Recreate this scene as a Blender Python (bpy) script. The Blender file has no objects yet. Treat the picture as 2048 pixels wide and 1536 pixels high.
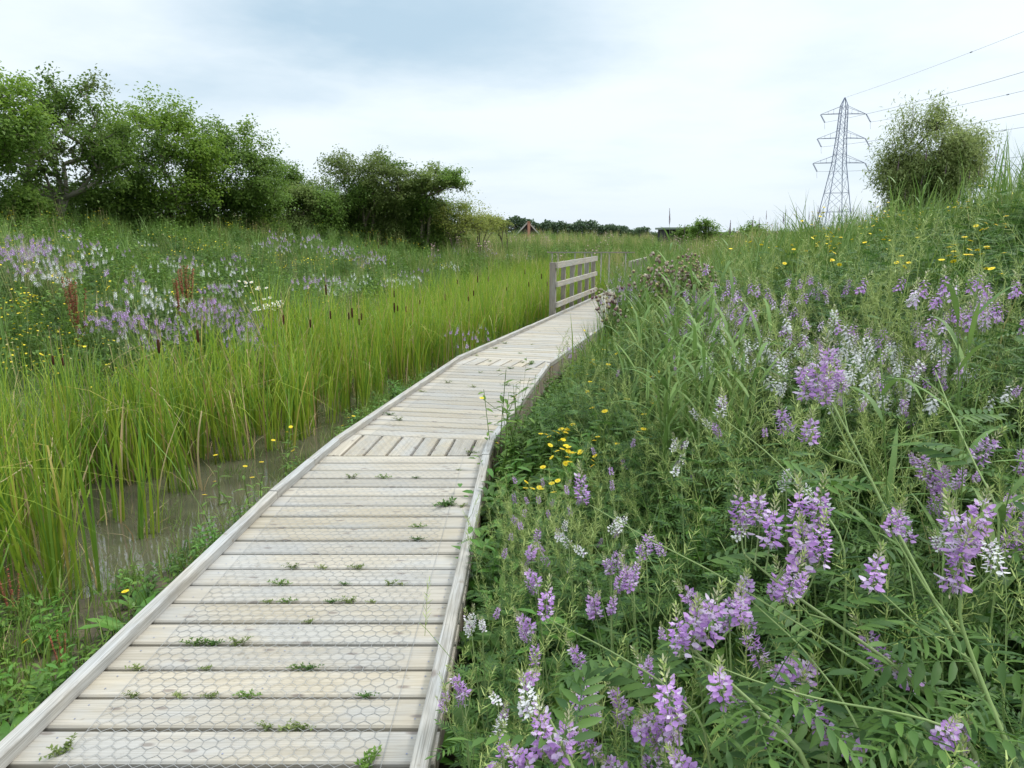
import bpy, math, random
import numpy as np
from math import sin, cos, pi, radians
random.seed(7)
RG = np.random.default_rng(11)
SC = bpy.context.scene

# ------------------------------------------------------------------ camera
W, H, F = 2048.0, 1536.0, 1420.0
CAMZ = 1.5
TH = math.atan(298 / F)
cd = bpy.data.cameras.new('camera')
cam = bpy.data.objects.new('camera', cd)
SC.collection.objects.link(cam)
cam.location = (0, 0, CAMZ)
cam.rotation_euler = (pi / 2 - TH, 0, 0)
cd.sensor_width = 36
cd.lens = 36 * F / W
cd.clip_start = 0.05
cd.clip_end = 3000
SC.camera = cam

# ------------------------------------------------------------------ world
SUN_EL, SUN_AZ = radians(52), radians(70)      # azimuth measured from +Y towards +X
wd = bpy.data.worlds.new('World')
SC.world = wd
wd.use_nodes = True
nt = wd.node_tree
nt.nodes.clear()
def N(t, **k):
    n = nt.nodes.new(t)
    for a, b in k.items():
        if a.startswith('i_'):
            key = a[2:]
            n.inputs[int(key) if key.isdigit() else key].default_value = b
        else:
            setattr(n, a, b)
    return n
def LK(a, b): nt.links.new(a, b)
def pixdir(x, y):
    a, b = (x - 1024) / F, (y - 768) / F
    d = np.array([a, cos(TH) - b * sin(TH), -sin(TH) - b * cos(TH)])
    return d
sky = N('ShaderNodeTexSky', sky_type='NISHITA', sun_disc=False, sun_elevation=SUN_EL, sun_rotation=SUN_AZ, air_density=1.0, dust_density=2.5)
tc = N('ShaderNodeTexCoord')
sep = N('ShaderNodeSeparateXYZ'); LK(tc.outputs['Generated'], sep.inputs[0])
# project the view direction on a flat cloud layer so clouds flatten towards the horizon
zz = N('ShaderNodeMath', operation='ADD', i_1=0.12); LK(sep.outputs['Z'], zz.inputs[0])
zm = N('ShaderNodeMath', operation='MAXIMUM', i_1=0.05); LK(zz.outputs[0], zm.inputs[0])
dv = N('ShaderNodeVectorMath', operation='DIVIDE')
cz = N('ShaderNodeCombineXYZ')
for i in range(3): LK(zm.outputs[0], cz.inputs[i])
LK(tc.outputs['Generated'], dv.inputs[0]); LK(cz.outputs[0], dv.inputs[1])
def cloud_xy(x, y):
    d = pixdir(x, y); d = d / np.linalg.norm(d)
    k = max(d[2] + 0.12, .05)
    return (d[0] / k, d[1] / k)
n1 = N('ShaderNodeTexNoise', i_Scale=1.05, i_Detail=7.0, i_Roughness=0.55); LK(dv.outputs[0], n1.inputs['Vector'])
n2 = N('ShaderNodeTexNoise', i_Scale=0.55, i_Detail=4.0, i_Roughness=0.5)
off = N('ShaderNodeVectorMath', operation='ADD'); off.inputs[1].default_value = (5.3, 2.1, 0.7); LK(dv.outputs[0], off.inputs[0]); LK(off.outputs[0], n2.inputs['Vector'])
warp = N('ShaderNodeTexNoise', i_Scale=1.3, i_Detail=5.0, i_Roughness=0.6); LK(dv.outputs[0], warp.inputs['Vector'])
wsub = N('ShaderNodeVectorMath', operation='SUBTRACT'); wsub.inputs[1].default_value = (.5, .5, .5); LK(warp.outputs['Color'], wsub.inputs[0])
wsc = N('ShaderNodeVectorMath', operation='SCALE'); wsc.inputs['Scale'].default_value = .8; LK(wsub.outputs[0], wsc.inputs[0])
wad = N('ShaderNodeVectorMath', operation='ADD'); LK(dv.outputs[0], wad.inputs[0]); LK(wsc.outputs[0], wad.inputs[1])
def blob(px, py, rx, ry, lo, hi, amp):
    cx, cy = cloud_xy(px, py)
    s = N('ShaderNodeVectorMath', operation='SUBTRACT'); s.inputs[1].default_value = (cx, cy, 0); LK(wad.outputs[0], s.inputs[0])
    m = N('ShaderNodeVectorMath', operation='MULTIPLY'); m.inputs[1].default_value = (1 / rx, 1 / ry, 0); LK(s.outputs[0], m.inputs[0])
    l = N('ShaderNodeVectorMath', operation='LENGTH'); LK(m.outputs[0], l.inputs[0])
    r = N('ShaderNodeMapRange', interpolation_type='SMOOTHSTEP'); r.inputs['From Min'].default_value = hi; r.inputs['From Max'].default_value = lo
    r.inputs['To Min'].default_value = 0; r.inputs['To Max'].default_value = amp
    LK(l.outputs['Value'], r.inputs['Value'])
    return r.outputs[0]
blobs = [blob(840, 50, .85, .80, 0.1, 1.25, 1.0),
         blob(400, 180, .9, .5, 0.0, 1.3, 0.55),
         blob(1980, 330, .9, 1.0, 0.0, 1.4, 0.42),
         blob(820, 290, .5, .35, 0.0, 1.3, 0.22)]
acc = blobs[0]
for b in blobs[1:]:
    m = N('ShaderNodeMath', operation='MAXIMUM'); LK(acc, m.inputs[0]); LK(b, m.inputs[1]); acc = m.outputs[0]
nm = N('ShaderNodeMapRange', interpolation_type='SMOOTHSTEP'); nm.inputs['From Min'].default_value = .42; nm.inputs['From Max'].default_value = .78
nm.inputs['To Min'].default_value = 0; nm.inputs['To Max'].default_value = .34
LK(n1.outputs['Fac'], nm.inputs['Value'])
ad = N('ShaderNodeMath', operation='ADD', use_clamp=True); LK(acc, ad.inputs[0]); LK(nm.outputs[0], ad.inputs[1])
cc = N('ShaderNodeMix', data_type='RGBA'); cc.inputs[6].default_value = (7.25, 7.9, 8.3, 1); cc.inputs[7].default_value = (3.9, 5.2, 6.2, 1)
LK(ad.outputs[0], cc.inputs[0])
# haze band near the horizon
hz = N('ShaderNodeMapRange', interpolation_type='SMOOTHSTEP'); hz.inputs['From Min'].default_value = -0.02; hz.inputs['From Max'].default_value = .20
hz.inputs['To Min'].default_value = .72; hz.inputs['To Max'].default_value = 0
LK(sep.outputs['Z'], hz.inputs['Value'])
ch = N('ShaderNodeMix', data_type='RGBA'); ch.inputs[7].default_value = (6.1, 7.0, 7.9, 1)
LK(hz.outputs[0], ch.inputs[0]); LK(cc.outputs[2], ch.inputs[6])
# an overcast sky is brightest overhead
zb_ = N('ShaderNodeMapRange', interpolation_type='SMOOTHSTEP'); zb_.inputs['From Min'].default_value = .33; zb_.inputs['From Max'].default_value = .9
zb_.inputs['To Min'].default_value = 1.0; zb_.inputs['To Max'].default_value = 2.0
LK(sep.outputs['Z'], zb_.inputs['Value'])
zs_ = N('ShaderNodeVectorMath', operation='SCALE'); LK(ch.outputs[2], zs_.inputs[0]); LK(zb_.outputs[0], zs_.inputs['Scale'])
cs = N('ShaderNodeMix', data_type='RGBA'); cs.inputs[0].default_value = .88
LK(sky.outputs[0], cs.inputs[6]); LK(zs_.outputs[0], cs.inputs[7])
bg = N('ShaderNodeBackground'); bg.inputs['Strength'].default_value = 0.1
LK(cs.outputs[2], bg.inputs['Color'])
wo = N('ShaderNodeOutputWorld'); LK(bg.outputs[0], wo.inputs['Surface'])

# ------------------------------------------------------------------ sun
sl = bpy.data.lights.new('sun', 'SUN'); sl.energy = 1.5; sl.angle = radians(12); sl.color = (1, .96, .9)
so = bpy.data.objects.new('sun', sl); SC.collection.objects.link(so)
so.rotation_euler = (pi / 2 - SUN_EL, 0, pi - SUN_AZ)
so.location = (20, 10, 30)

SC.view_settings.view_transform = 'Standard'
SC.view_settings.look = 'None'
SC.view_settings.exposure = 0.5
SC.view_settings.gamma = 1.0
SC.render.engine = 'CYCLES'
SC.cycles.max_bounces = 6
SC.cycles.diffuse_bounces = 3
SC.cycles.glossy_bounces = 2
SC.cycles.transmission_bounces = 3
SC.cycles.caustics_reflective = False
SC.cycles.caustics_refractive = False

# ------------------------------------------------------------------ materials
PAL = []            # material list
PID = {}
def new_mat(name):
    m = bpy.data.materials.new(name); m.use_nodes = True
    PID[name] = len(PAL); PAL.append(m)
    t = m.node_tree
    b = t.nodes['Principled BSDF']
    return m, t, b
def leaf_mat(name, c1, c2, rough=.55, trans=.3, spec=.35, c3=None, noise=None):
    m, t, b = new_mat(name)
    g = t.nodes.new('ShaderNodeNewGeometry')
    oi = t.nodes.new('ShaderNodeObjectInfo')
    r = t.nodes.new('ShaderNodeValToRGB')
    e = r.color_ramp.elements
    e[0].color = (*c1, 1); e[1].color = (*c2, 1)
    if c3:
        e[1].position = .86
        x = e.new(.95); x.color = (*c3, 1)
    t.links.new(g.outputs['Random Per Island'], r.inputs[0])
    hv = t.nodes.new('ShaderNodeHueSaturation')
    mr = t.nodes.new('ShaderNodeMapRange'); mr.inputs['To Min'].default_value = .85; mr.inputs['To Max'].default_value = 1.15
    t.links.new(oi.outputs['Random'], mr.inputs['Value'])
    t.links.new(mr.outputs[0], hv.inputs['Value'])
    t.links.new(r.outputs[0], hv.inputs['Color'])
    col = hv.outputs[0]
    if noise:
        nz = t.nodes.new('ShaderNodeTexNoise'); nz.inputs['Scale'].default_value = noise[0]; nz.inputs['Detail'].default_value = 2
        t.links.new(g.outputs['Position'], nz.inputs['Vector'])
        mx = t.nodes.new('ShaderNodeMix'); mx.data_type = 'RGBA'
        rr = t.nodes.new('ShaderNodeMapRange'); rr.inputs['From Min'].default_value = .42; rr.inputs['From Max'].default_value = .6
        t.links.new(nz.outputs['Fac'], rr.inputs['Value'])
        t.links.new(rr.outputs[0], mx.inputs[0])
        mx.inputs[7].default_value = (*noise[1], 1)
        t.links.new(col, mx.inputs[6]); col = mx.outputs[2]
    t.links.new(col, b.inputs['Base Color'])
    b.inputs['Roughness'].default_value = rough
    b.inputs['Specular IOR Level'].default_value = spec
    if trans:
        tr = t.nodes.new('ShaderNodeBsdfTranslucent')
        mi = t.nodes.new('ShaderNodeMixShader'); mi.inputs[0].default_value = trans
        t.links.new(col, tr.inputs['Color'])
        t.links.new(b.outputs[0], mi.inputs[1]); t.links.new(tr.outputs[0], mi.inputs[2])
        t.links.new(mi.outputs[0], t.nodes['Material Output'].inputs['Surface'])
    return m
leaf_mat('rue_leaf', (.034, .095, .024), (.12, .23, .042))
leaf_mat('rue_stem', (.16, .24, .07), (.24, .32, .12), trans=0)
leaf_mat('pod', (.26, .36, .09), (.46, .54, .19), trans=.2)
leaf_mat('lilac', (.46, .25, .60), (.66, .43, .76), rough=.7, trans=.35, spec=.1)
leaf_mat('lilac_pale', (.62, .48, .72), (.78, .68, .83), rough=.7, trans=.35, spec=.1)
leaf_mat('white_petal', (.78, .78, .80), (.88, .88, .88), rough=.7, trans=.3, spec=.1)
leaf_mat('bud', (.22, .25, .10), (.50, .50, .32), trans=.2)
leaf_mat('reed_leaf', (.19, .30, .025), (.33, .43, .04), trans=.35, c3=(.40, .33, .08))
leaf_mat('reed_deep', (.12, .24, .03), (.20, .33, .04), trans=.35)
leaf_mat('reed_dry', (.38, .26, .12), (.50, .40, .22), trans=.2)
leaf_mat('cattail_brown', (.045, .02, .012), (.075, .035, .018), rough=.95, trans=0, spec=.1)
leaf_mat('phrag_leaf', (.12, .22, .055), (.22, .34, .09), trans=.3)
leaf_mat('panicle', (.12, .075, .11), (.22, .15, .18), rough=.9, trans=.1, spec=.1)
leaf_mat('herb_leaf', (.085, .17, .025), (.17, .29, .045))
leaf_mat('herb_dark', (.04, .10, .018), (.09, .18, .03))
leaf_mat('grass', (.13, .22, .035), (.25, .34, .07), trans=.3, c3=(.34, .31, .13))
leaf_mat('grass_blue', (.11, .205, .045), (.20, .30, .075), trans=.3)
leaf_mat('straw', (.34, .30, .12), (.48, .42, .20), trans=.2)
leaf_mat('yellow_petal', (.82, .62, .02), (.90, .74, .03), rough=.6, trans=.2)
leaf_mat('yellow_eye', (.62, .38, .01), (.72, .46, .02), rough=.9, trans=0)
leaf_mat('seed_fluff', (.42, .34, .28), (.62, .55, .45), rough=.95, trans=.15)
leaf_mat('seed_brown', (.12, .06, .07), (.22, .12, .12), rough=.95, trans=0)
leaf_mat('rust', (.17, .05, .03), (.32, .11, .06), rough=.9, trans=.1)
leaf_mat('dock_leaf', (.07, .19, .025), (.13, .27, .04), rough=.4, trans=.25)
leaf_mat('tree_leaf', (.11, .20, .04), (.20, .31, .06), trans=.5)
leaf_mat('tree_leaf_bright', (.14, .25, .035), (.25, .37, .055), trans=.5)
leaf_mat('tree_leaf_olive', (.14, .20, .055), (.24, .31, .09), trans=.5)
leaf_mat('tree_leaf_yellow', (.20, .25, .05), (.33, .36, .09), trans=.5)
leaf_mat('willow_leaf', (.20, .27, .09), (.40, .47, .17), trans=.5)
leaf_mat('bark', (.10, .085, .06), (.16, .14, .10), rough=.95, trans=0, spec=.1)
leaf_mat('bark_grey', (.22, .20, .16), (.28, .26, .21), rough=.95, trans=0, spec=.1)
leaf_mat('far_leaf', (.05, .095, .045), (.09, .14, .06), trans=.2)
leaf_mat('steel', (.16, .18, .27), (.22, .24, .33), rough=.6, trans=0)
leaf_mat('insulator', (.20, .22, .30), (.28, .30, .38), rough=.4, trans=0)
leaf_mat('cable', (.17, .18, .24), (.2, .21, .27), rough=.6, trans=0)
leaf_mat('wire', (.24, .25, .25), (.33, .33, .32), rough=.45, trans=0)
leaf_mat('brick', (.38, .17, .12), (.46, .22, .16), rough=.9, trans=0)
leaf_mat('roof_tile', (.07, .06, .07), (.11, .09, .10), rough=.9, trans=0)
leaf_mat('white_board', (.5, .48, .44), (.6, .58, .54), rough=.7, trans=0)
leaf_mat('black_board', (.012, .012, .018), (.022, .022, .028), rough=.8, trans=0)
leaf_mat('felt_roof', (.20, .24, .20), (.24, .28, .24), rough=.9, trans=0)
leaf_mat('pink_weed', (.42, .27, .28), (.52, .36, .34), rough=.9, trans=.2)

def wood_mat(name, c_lo, c_hi, c_grey):
    m, t, b = new_mat(name)
    n = t.nodes; L = t.links
    uv = n.new('ShaderNodeUVMap'); uv.uv_map = 'UVMap'
    g = n.new('ShaderNodeNewGeometry')
    # shift each board's pattern by its own random number
    cb = n.new('ShaderNodeCombineXYZ')
    mu = n.new('ShaderNodeMath'); mu.operation = 'MULTIPLY'; mu.inputs[1].default_value = 37.0
    L.new(g.outputs['Random Per Island'], mu.inputs[0])
    for i in range(3): L.new(mu.outputs[0], cb.inputs[i])
    ad = n.new('ShaderNodeVectorMath'); ad.operation = 'ADD'
    L.new(uv.outputs[0], ad.inputs[0]); L.new(cb.outputs[0], ad.inputs[1])
    def noise(sx, sy, sc, det, rough=.6):
        mp = n.new('ShaderNodeMapping'); mp.inputs['Scale'].default_value = (sx, sy, 1)
        L.new(ad.outputs[0], mp.inputs['Vector'])
        z = n.new('ShaderNodeTexNoise'); z.inputs['Scale'].default_value = sc; z.inputs['Detail'].default_value = det; z.inputs['Roughness'].default_value = rough
        L.new(mp.outputs[0], z.inputs['Vector'])
        return z.outputs['Fac']
    grain = noise(1, 26, 2.2, 6)
    fine = noise(3, 160, 1.5, 3)
    blot = noise(1, 2.5, 2.0, 5)
    spots = noise(1, 1, 14, 4)
    def rng(src, a, b_, c=0, d=1):
        r = n.new('ShaderNodeMapRange'); r.inputs['From Min'].default_value = a; r.inputs['From Max'].default_value = b_
        r.inputs['To Min'].default_value = c; r.inputs['To Max'].default_value = d; L.new(src, r.inputs['Value']); return r.outputs[0]
    def mix(f, a, bb, mode='MIX'):
        x = n.new('ShaderNodeMix'); x.data_type = 'RGBA'; x.blend_type = mode
        if isinstance(f, (int, float)): x.inputs[0].default_value = f
        else: L.new(f, x.inputs[0])
        for s, v in ((6, a), (7, bb)):
            if isinstance(v, tuple): x.inputs[s].default_value = (*v, 1)
            else: L.new(v, x.inputs[s])
        return x.outputs[2]
    c = mix(rng(grain, .3, .7), c_lo, c_hi)
    c = mix(rng(blot, .45, .62, 0, .85), c, c_grey)
    c = mix(rng(fine, .45, .62, 0, .35 if name == 'deck_wood' else .6), c, tuple(.5 * v for v in c_lo))
    if name != 'deck_wood': c = mix(rng(noise(.8, 5, 3.5, 6), .52, .70, 0, .55), c, (.22, .20, .17))
    else: c = mix(rng(noise(.5, 1.2, 1.3, 6), .55, .72, 0, .45), c, (.33, .31, .24))
    c = mix(rng(spots, .66, .74, 0, .6), c, (.20, .17, .13))
    # knots
    mp = n.new('ShaderNodeMapping'); mp.inputs['Scale'].default_value = (2.6, 7, 1); L.new(ad.outputs[0], mp.inputs['Vector'])
    vo = n.new('ShaderNodeTexVoronoi'); vo.voronoi_dimensions = '2D'; vo.inputs['Scale'].default_value = 1.0; vo.inputs['Randomness'].default_value = 1.0
    L.new(mp.outputs[0], vo.inputs['Vector'])
    kn = rng(vo.outputs['Distance'], .035, .075, .8, 0)
    c = mix(kn, c, (.20, .17, .15))
    # per-board tone
    ob = n.new('ShaderNodeHueSaturation')
    mm = n.new('ShaderNodeMath'); mm.operation = 'FRACT'
    m3 = n.new('ShaderNodeMath'); m3.operation = 'MULTIPLY'; m3.inputs[1].default_value = 13.7
    L.new(g.outputs['Random Per Island'], m3.inputs[0]); L.new(m3.outputs[0], mm.inputs[0])
    L.new(rng(mm.outputs[0], 0, 1, .86, 1.08), ob.inputs['Value'])
    L.new(rng(g.outputs['Random Per Island'], 0, 1, .75, 1.15), ob.inputs['Saturation'])
    L.new(c, ob.inputs['Color'])
    L.new(ob.outputs[0], b.inputs['Base Color'])
    b.inputs['Roughness'].default_value = .8
    b.inputs['Specular IOR Level'].default_value = .25
    bp = n.new('ShaderNodeBump'); bp.inputs['Strength'].default_value = .35; bp.inputs['Distance'].default_value = .002
    L.new(fine, bp.inputs['Height']); L.new(bp.outputs[0], b.inputs['Normal'])
    return m
wood_mat('deck_wood', (.37, .33, .26), (.50, .455, .375), (.41, .405, .385))
wood_mat('kerb_wood', (.33, .31, .27), (.46, .44, .40), (.40, .41, .41))
wood_mat('post_wood', (.24, .20, .17), (.33, .29, .25), (.29, .29, .27))
wood_mat('rail_wood', (.36, .32, .26), (.50, .46, .39), (.40, .41, .39))
wood_mat('fascia_wood', (.26, .20, .15), (.40, .33, .26), (.34, .31, .28))

def ground_mat():
    m, t, b = new_mat('soil')
    n = t.nodes; L = t.links
    g = n.new('ShaderNodeNewGeometry')
    def nz(sc, d=5):
        z = n.new('ShaderNodeTexNoise'); z.inputs['Scale'].default_value = sc; z.inputs['Detail'].default_value = d
        L.new(g.outputs['Position'], z.inputs['Vector']); return z.outputs['Fac']
    r1 = n.new('ShaderNodeValToRGB'); e = r1.color_ramp.elements
    e[0].position = .35; e[0].color = (.05, .042, .024, 1); e[1].position = .65; e[1].color = (.12, .10, .055, 1)
    L.new(nz(6), r1.inputs[0])
    r2 = n.new('ShaderNodeValToRGB'); e = r2.color_ramp.elements
    e[0].position = .35; e[0].color = (.035, .07, .02, 1); e[1].position = .7; e[1].color = (.11, .15, .045, 1)
    L.new(nz(2.5), r2.inputs[0])
    mx = n.new('ShaderNodeMix'); mx.data_type = 'RGBA'
    sp = n.new('ShaderNodeSeparateXYZ'); L.new(g.outputs['Position'], sp.inputs[0])
    mr = n.new('ShaderNodeMapRange'); mr.inputs['From Min'].default_value = -.2; mr.inputs['From Max'].default_value = .1
    L.new(sp.outputs['Z'], mr.inputs['Value'])
    L.new(mr.outputs[0], mx.inputs[0]); L.new(r1.outputs[0], mx.inputs[6]); L.new(r2.outputs[0], mx.inputs[7])
    L.new(mx.outputs[2], b.inputs['Base Color'])
    b.inputs['Roughness'].default_value = .85
    bp = n.new('ShaderNodeBump'); bp.inputs['Strength'].default_value = .6; bp.inputs['Distance'].default_value = .03
    L.new(nz(14), bp.inputs['Height']); L.new(bp.outputs[0], b.inputs['Normal'])
ground_mat()
def water_mat():
    m, t, b = new_mat('pond_water')
    n = t.nodes; L = t.links
    g = n.new('ShaderNodeNewGeometry')
    z = n.new('ShaderNodeTexNoise'); z.inputs['Scale'].default_value = 1.7; z.inputs['Detail'].default_value = 5
    L.new(g.outputs['Position'], z.inputs['Vector'])
    r = n.new('ShaderNodeValToRGB'); e = r.color_ramp.elements
    e[0].position = .4; e[0].color = (.055, .052, .036, 1); e[1].position = .62; e[1].color = (.095, .088, .06, 1)
    L.new(z.outputs['Fac'], r.inputs[0]); L.new(r.outputs[0], b.inputs['Base Color'])
    b.inputs['Roughness'].default_value = .03
    b.inputs['IOR'].default_value = 2.1
    z2 = n.new('ShaderNodeTexNoise'); z2.inputs['Scale'].default_value = 9; z2.inputs['Detail'].default_value = 3
    L.new(g.outputs['Position'], z2.inputs['Vector'])
    bp = n.new('ShaderNodeBump'); bp.inputs['Strength'].default_value = .12; bp.inputs['Distance'].default_value = .008
    L.new(z2.outputs['Fac'], bp.inputs['Height']); L.new(bp.outputs[0], b.inputs['Normal'])
water_mat()

# ------------------------------------------------------------------ geometry helpers
class G:
    """a pile of quads with a material index per face and optional uv"""
    def __init__(s): s.v = []; s.q = []; s.m = []; s.n = 0; s.uv = []
    def add(s, v, q, mat, uv=None):
        v = np.asarray(v, float).reshape(-1, 3); q = np.asarray(q, int).reshape(-1, 4)
        s.v.append(v); s.q.append(q + s.n); s.n += len(v)
        if isinstance(mat, str): mat = PID[mat]
        s.m.append(np.broadcast_to(np.asarray(mat, int), (len(q),)).copy())
        s.uv.append(np.zeros((len(q) * 4, 2)) if uv is None else np.asarray(uv, float))
    def arr(s):
        if len(s.v) != 1:
            if not s.v: return np.zeros((0, 3)), np.zeros((0, 4), int), np.zeros(0, int), np.zeros((0, 2))
            s.v = [np.concatenate(s.v)]; s.q = [np.concatenate(s.q)]; s.m = [np.concatenate(s.m)]; s.uv = [np.concatenate(s.uv)]
        return s.v[0], s.q[0], s.m[0], s.uv[0]
    def inst(s, T, M, P):
        """place template T with matrices M (n,3,3) and positions P (n,3)"""
        v, q, m, uv = T.arr(); n = len(P)
        if n == 0 or len(v) == 0: return
        V = np.einsum('nij,kj->nki', M, v) + P[:, None, :]
        Q = q[None] + (np.arange(n) * len(v))[:, None, None]
        s.v.append(V.reshape(-1, 3)); s.q.append(Q.reshape(-1, 4) + s.n); s.n += n * len(v)
        s.m.append(np.tile(m, n)); s.uv.append(np.zeros((n * len(q) * 4, 2)))
def Rz(a):
    a = np.asarray(a, float); z = np.zeros_like(a); o = z + 1
    return np.stack([np.stack([np.cos(a), -np.sin(a), z], -1), np.stack([np.sin(a), np.cos(a), z], -1), np.stack([z, z, o], -1)], -2)
def Rx(a):
    a = np.asarray(a, float); z = np.zeros_like(a); o = z + 1
    return np.stack([np.stack([o, z, z], -1), np.stack([z, np.cos(a), -np.sin(a)], -1), np.stack([z, np.sin(a), np.cos(a)], -1)], -2)
def Ry(a):
    a = np.asarray(a, float); z = np.zeros_like(a); o = z + 1
    return np.stack([np.stack([np.cos(a), z, np.sin(a)], -1), np.stack([z, o, z], -1), np.stack([-np.sin(a), z, np.cos(a)], -1)], -2)
def rnd_rot(n, tilt, sc0, sc1, rg=RG):
    """random heading, small tilt, random scale"""
    M = Rz(rg.uniform(0, 2 * pi, n)) @ Rx(rg.normal(0, tilt, n)) @ Rz(rg.uniform(0, 2 * pi, n))
    return M * rg.uniform(sc0, sc1, n)[:, None, None]
def frame_to(d, up=(0, 0, 1)):
    """rotation whose local Z is d"""
    d = np.asarray(d, float); d = d / np.linalg.norm(d)
    u = np.asarray(up, float)
    if abs(d @ u) > .98: u = np.array([1., 0, 0])
    x = np.cross(u, d); x /= np.linalg.norm(x); y = np.cross(d, x)
    return np.stack([x, y, d], 1)

def mesh_from(name, g, smooth=False, uv=False):
    v, q, m, u = g.arr()
    me = bpy.data.meshes.new(name)
    nf = len(q)
    me.vertices.add(len(v)); me.vertices.foreach_set('co', v.astype(np.float32).ravel())
    me.loops.add(nf * 4); me.loops.foreach_set('vertex_index', q.astype(np.int32).ravel())
    me.polygons.add(nf)
    me.polygons.foreach_set('loop_start', (np.arange(nf) * 4).astype(np.int32))
    ids = np.unique(m)
    remap = np.zeros(len(PAL), np.int32)
    for k, i in enumerate(ids): me.materials.append(PAL[i]); remap[i] = k
    me.polygons.foreach_set('material_index', remap[m])
    flat = uv or any(PAL[i].name.split('.')[0] in ('brick', 'white_board', 'black_board', 'felt_roof', 'roof_tile', 'steel') for i in ids)
    me.polygons.foreach_set('use_smooth', np.full(nf, not flat))
    if uv:
        l = me.uv_layers.new(name='UVMap'); l.data.foreach_set('uv', u.astype(np.float32).ravel())
    me.update(calc_edges=True)
    return me
def obj(name, data, parent=None, loc=None, rot=None, sc=None):
    o = bpy.data.objects.new(name, data if not isinstance(data, G) else mesh_from(name, data))
    SC.collection.objects.link(o)
    if parent is not None: o.parent = parent
    if loc is not None: o.location = loc
    if rot is not None: o.rotation_euler = rot
    if sc is not None: o.scale = (sc, sc, sc)
    return o
def tag(o, label=None, cat=None, group=None, kind=None):
    if label: o['label'] = label
    if cat: o['category'] = cat
    if group: o['group'] = group
    if kind: o['kind'] = kind
    return o
def thing(name, label, cat, loc=(0, 0, 0), rz=0, group=None, sc=1):
    return tag(obj(name, None, None, loc, (0, 0, rz), sc), label, cat, group)

# primitive templates -----------------------------------------------------
def strip(g, pts, wid, side, mat):
    """ribbon through pts (n,3) with half widths wid (n) along direction side (3 or n,3)"""
    pts = np.asarray(pts, float); side = np.broadcast_to(np.asarray(side, float), pts.shape)
    w = np.asarray(wid, float)[:, None]
    v = np.concatenate([pts - side * w, pts + side * w]); n = len(pts)
    q = [[i, n + i, n + i + 1, i + 1] for i in range(n - 1)]
    g.add(v, q, mat)
def tube(g, pts, rad, mat, sides=4):
    pts = np.asarray(pts, float); rad = np.broadcast_to(np.asarray(rad, float), (len(pts),))
    n = len(pts); V = []
    for i in range(n):
        d = pts[min(i + 1, n - 1)] - pts[max(i - 1, 0)]
        M = frame_to(d if np.linalg.norm(d) > 1e-9 else (0, 0, 1), (0.3, .9, .1))
        a = np.arange(sides) * 2 * pi / sides
        V.append(pts[i] + (np.outer(np.cos(a), M[:, 0]) + np.outer(np.sin(a), M[:, 1])) * rad[i])
    V = np.concatenate(V); q = []
    for i in range(n - 1):
        for k in range(sides):
            a = i * sides + k; b = i * sides + (k + 1) % sides
            q.append([a, b, b + sides, a + sides])
    if sides == 4:
        q.append([3, 2, 1, 0]); e = (n - 1) * 4; q.append([e, e + 1, e + 2, e + 3])
    g.add(V, q, mat)
def leaf(g, L, w, mat, hi=False, curl=.15, fold=.25):
    """leaf lying along +X from the origin, facing +Z"""
    if not hi:
        v = [(0, 0, 0), (L * .5, w / 2, fold * w * .3), (L, 0, -curl * L * .5), (L * .5, -w / 2, fold * w * .3)]
        g.add(v, [[0, 1, 2, 3]], mat)
    else:
        s = np.array([0, .3, .68, 1.]); ww = np.array([.10, .46, .40, .05]) * w
        z = -curl * L * s ** 2
        c = np.stack([s * L, 0 * s, z], 1); a = c + np.stack([0 * s, ww, fold * ww], 1); b = c + np.stack([0 * s, -ww, fold * ww], 1)
        v = np.concatenate([a, c, b]); q = []
        for i in range(3): q += [[i, 4 + i, 5 + i, i + 1], [4 + i, 8 + i, 9 + i, 5 + i]]
        g.add(v, q, mat)
def box(g, lo, hi_, mat, uvs=True, M=None, off=(0, 0, 0), uoff=(0, 0), bev=0.0):
    x0, y0, z0 = lo; x1, y1, z1 = hi_
    if bev:
        pass
    v = np.array([(x0, y0, z0), (x1, y0, z0), (x1, y1, z0), (x0, y1, z0), (x0, y0, z1), (x1, y0, z1), (x1, y1, z1), (x0, y1, z1)], float)
    q = [[0, 3, 2, 1], [4, 5, 6, 7], [0, 1, 5, 4], [1, 2, 6, 5], [2, 3, 7, 6], [3, 0, 4, 7]]
    # u along the longest side
    ax = int(np.argmax([x1 - x0, y1 - y0, z1 - z0])); o = [i for i in range(3) if i != ax]
    uv = []
    for f in q:
        for i in f: uv.append((v[i][ax] + uoff[0], v[i][o[0]] + v[i][o[1]] + uoff[1]))
    if M is not None: v = v @ np.asarray(M).T
    g.add(v + np.asarray(off), q, mat, uv)

# ------------------------------------------------------------------ layout of the place
LE = np.array([(-3, -1.75), (4.72, -1.33), (5.27, -1.28), (8.30, -.75), (8.75, -.60), (17.4, 2.05), (20, 2.85), (24, 3.3), (34, 3.6), (80, 4)])
RE = np.array([(-3, -.27), (1.6, -.245), (4.72, -.16), (5.09, -.12), (8.05, .42), (8.45, .55), (17.1, 3.22), (20, 4.1), (24, 4.6), (34, 5), (80, 6)])
BE = np.array([(-3, -6), (4.5, -4.1), (6, -3.1), (7.5, -2.7), (9.7, -2.5), (15, -1.3), (27, .7), (34, 1.6), (80, 3)])   # far side of the reed bed
def Lx(y): return np.interp(y, LE[:, 0], LE[:, 1])
def Rx_(y): return np.interp(y, RE[:, 0], RE[:, 1])
def Bx(y): return np.interp(y, BE[:, 0], BE[:, 1])
def sm(t): t = np.clip(t, 0, 1); return t * t * (3 - 2 * t)
WATER = -.36
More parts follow.
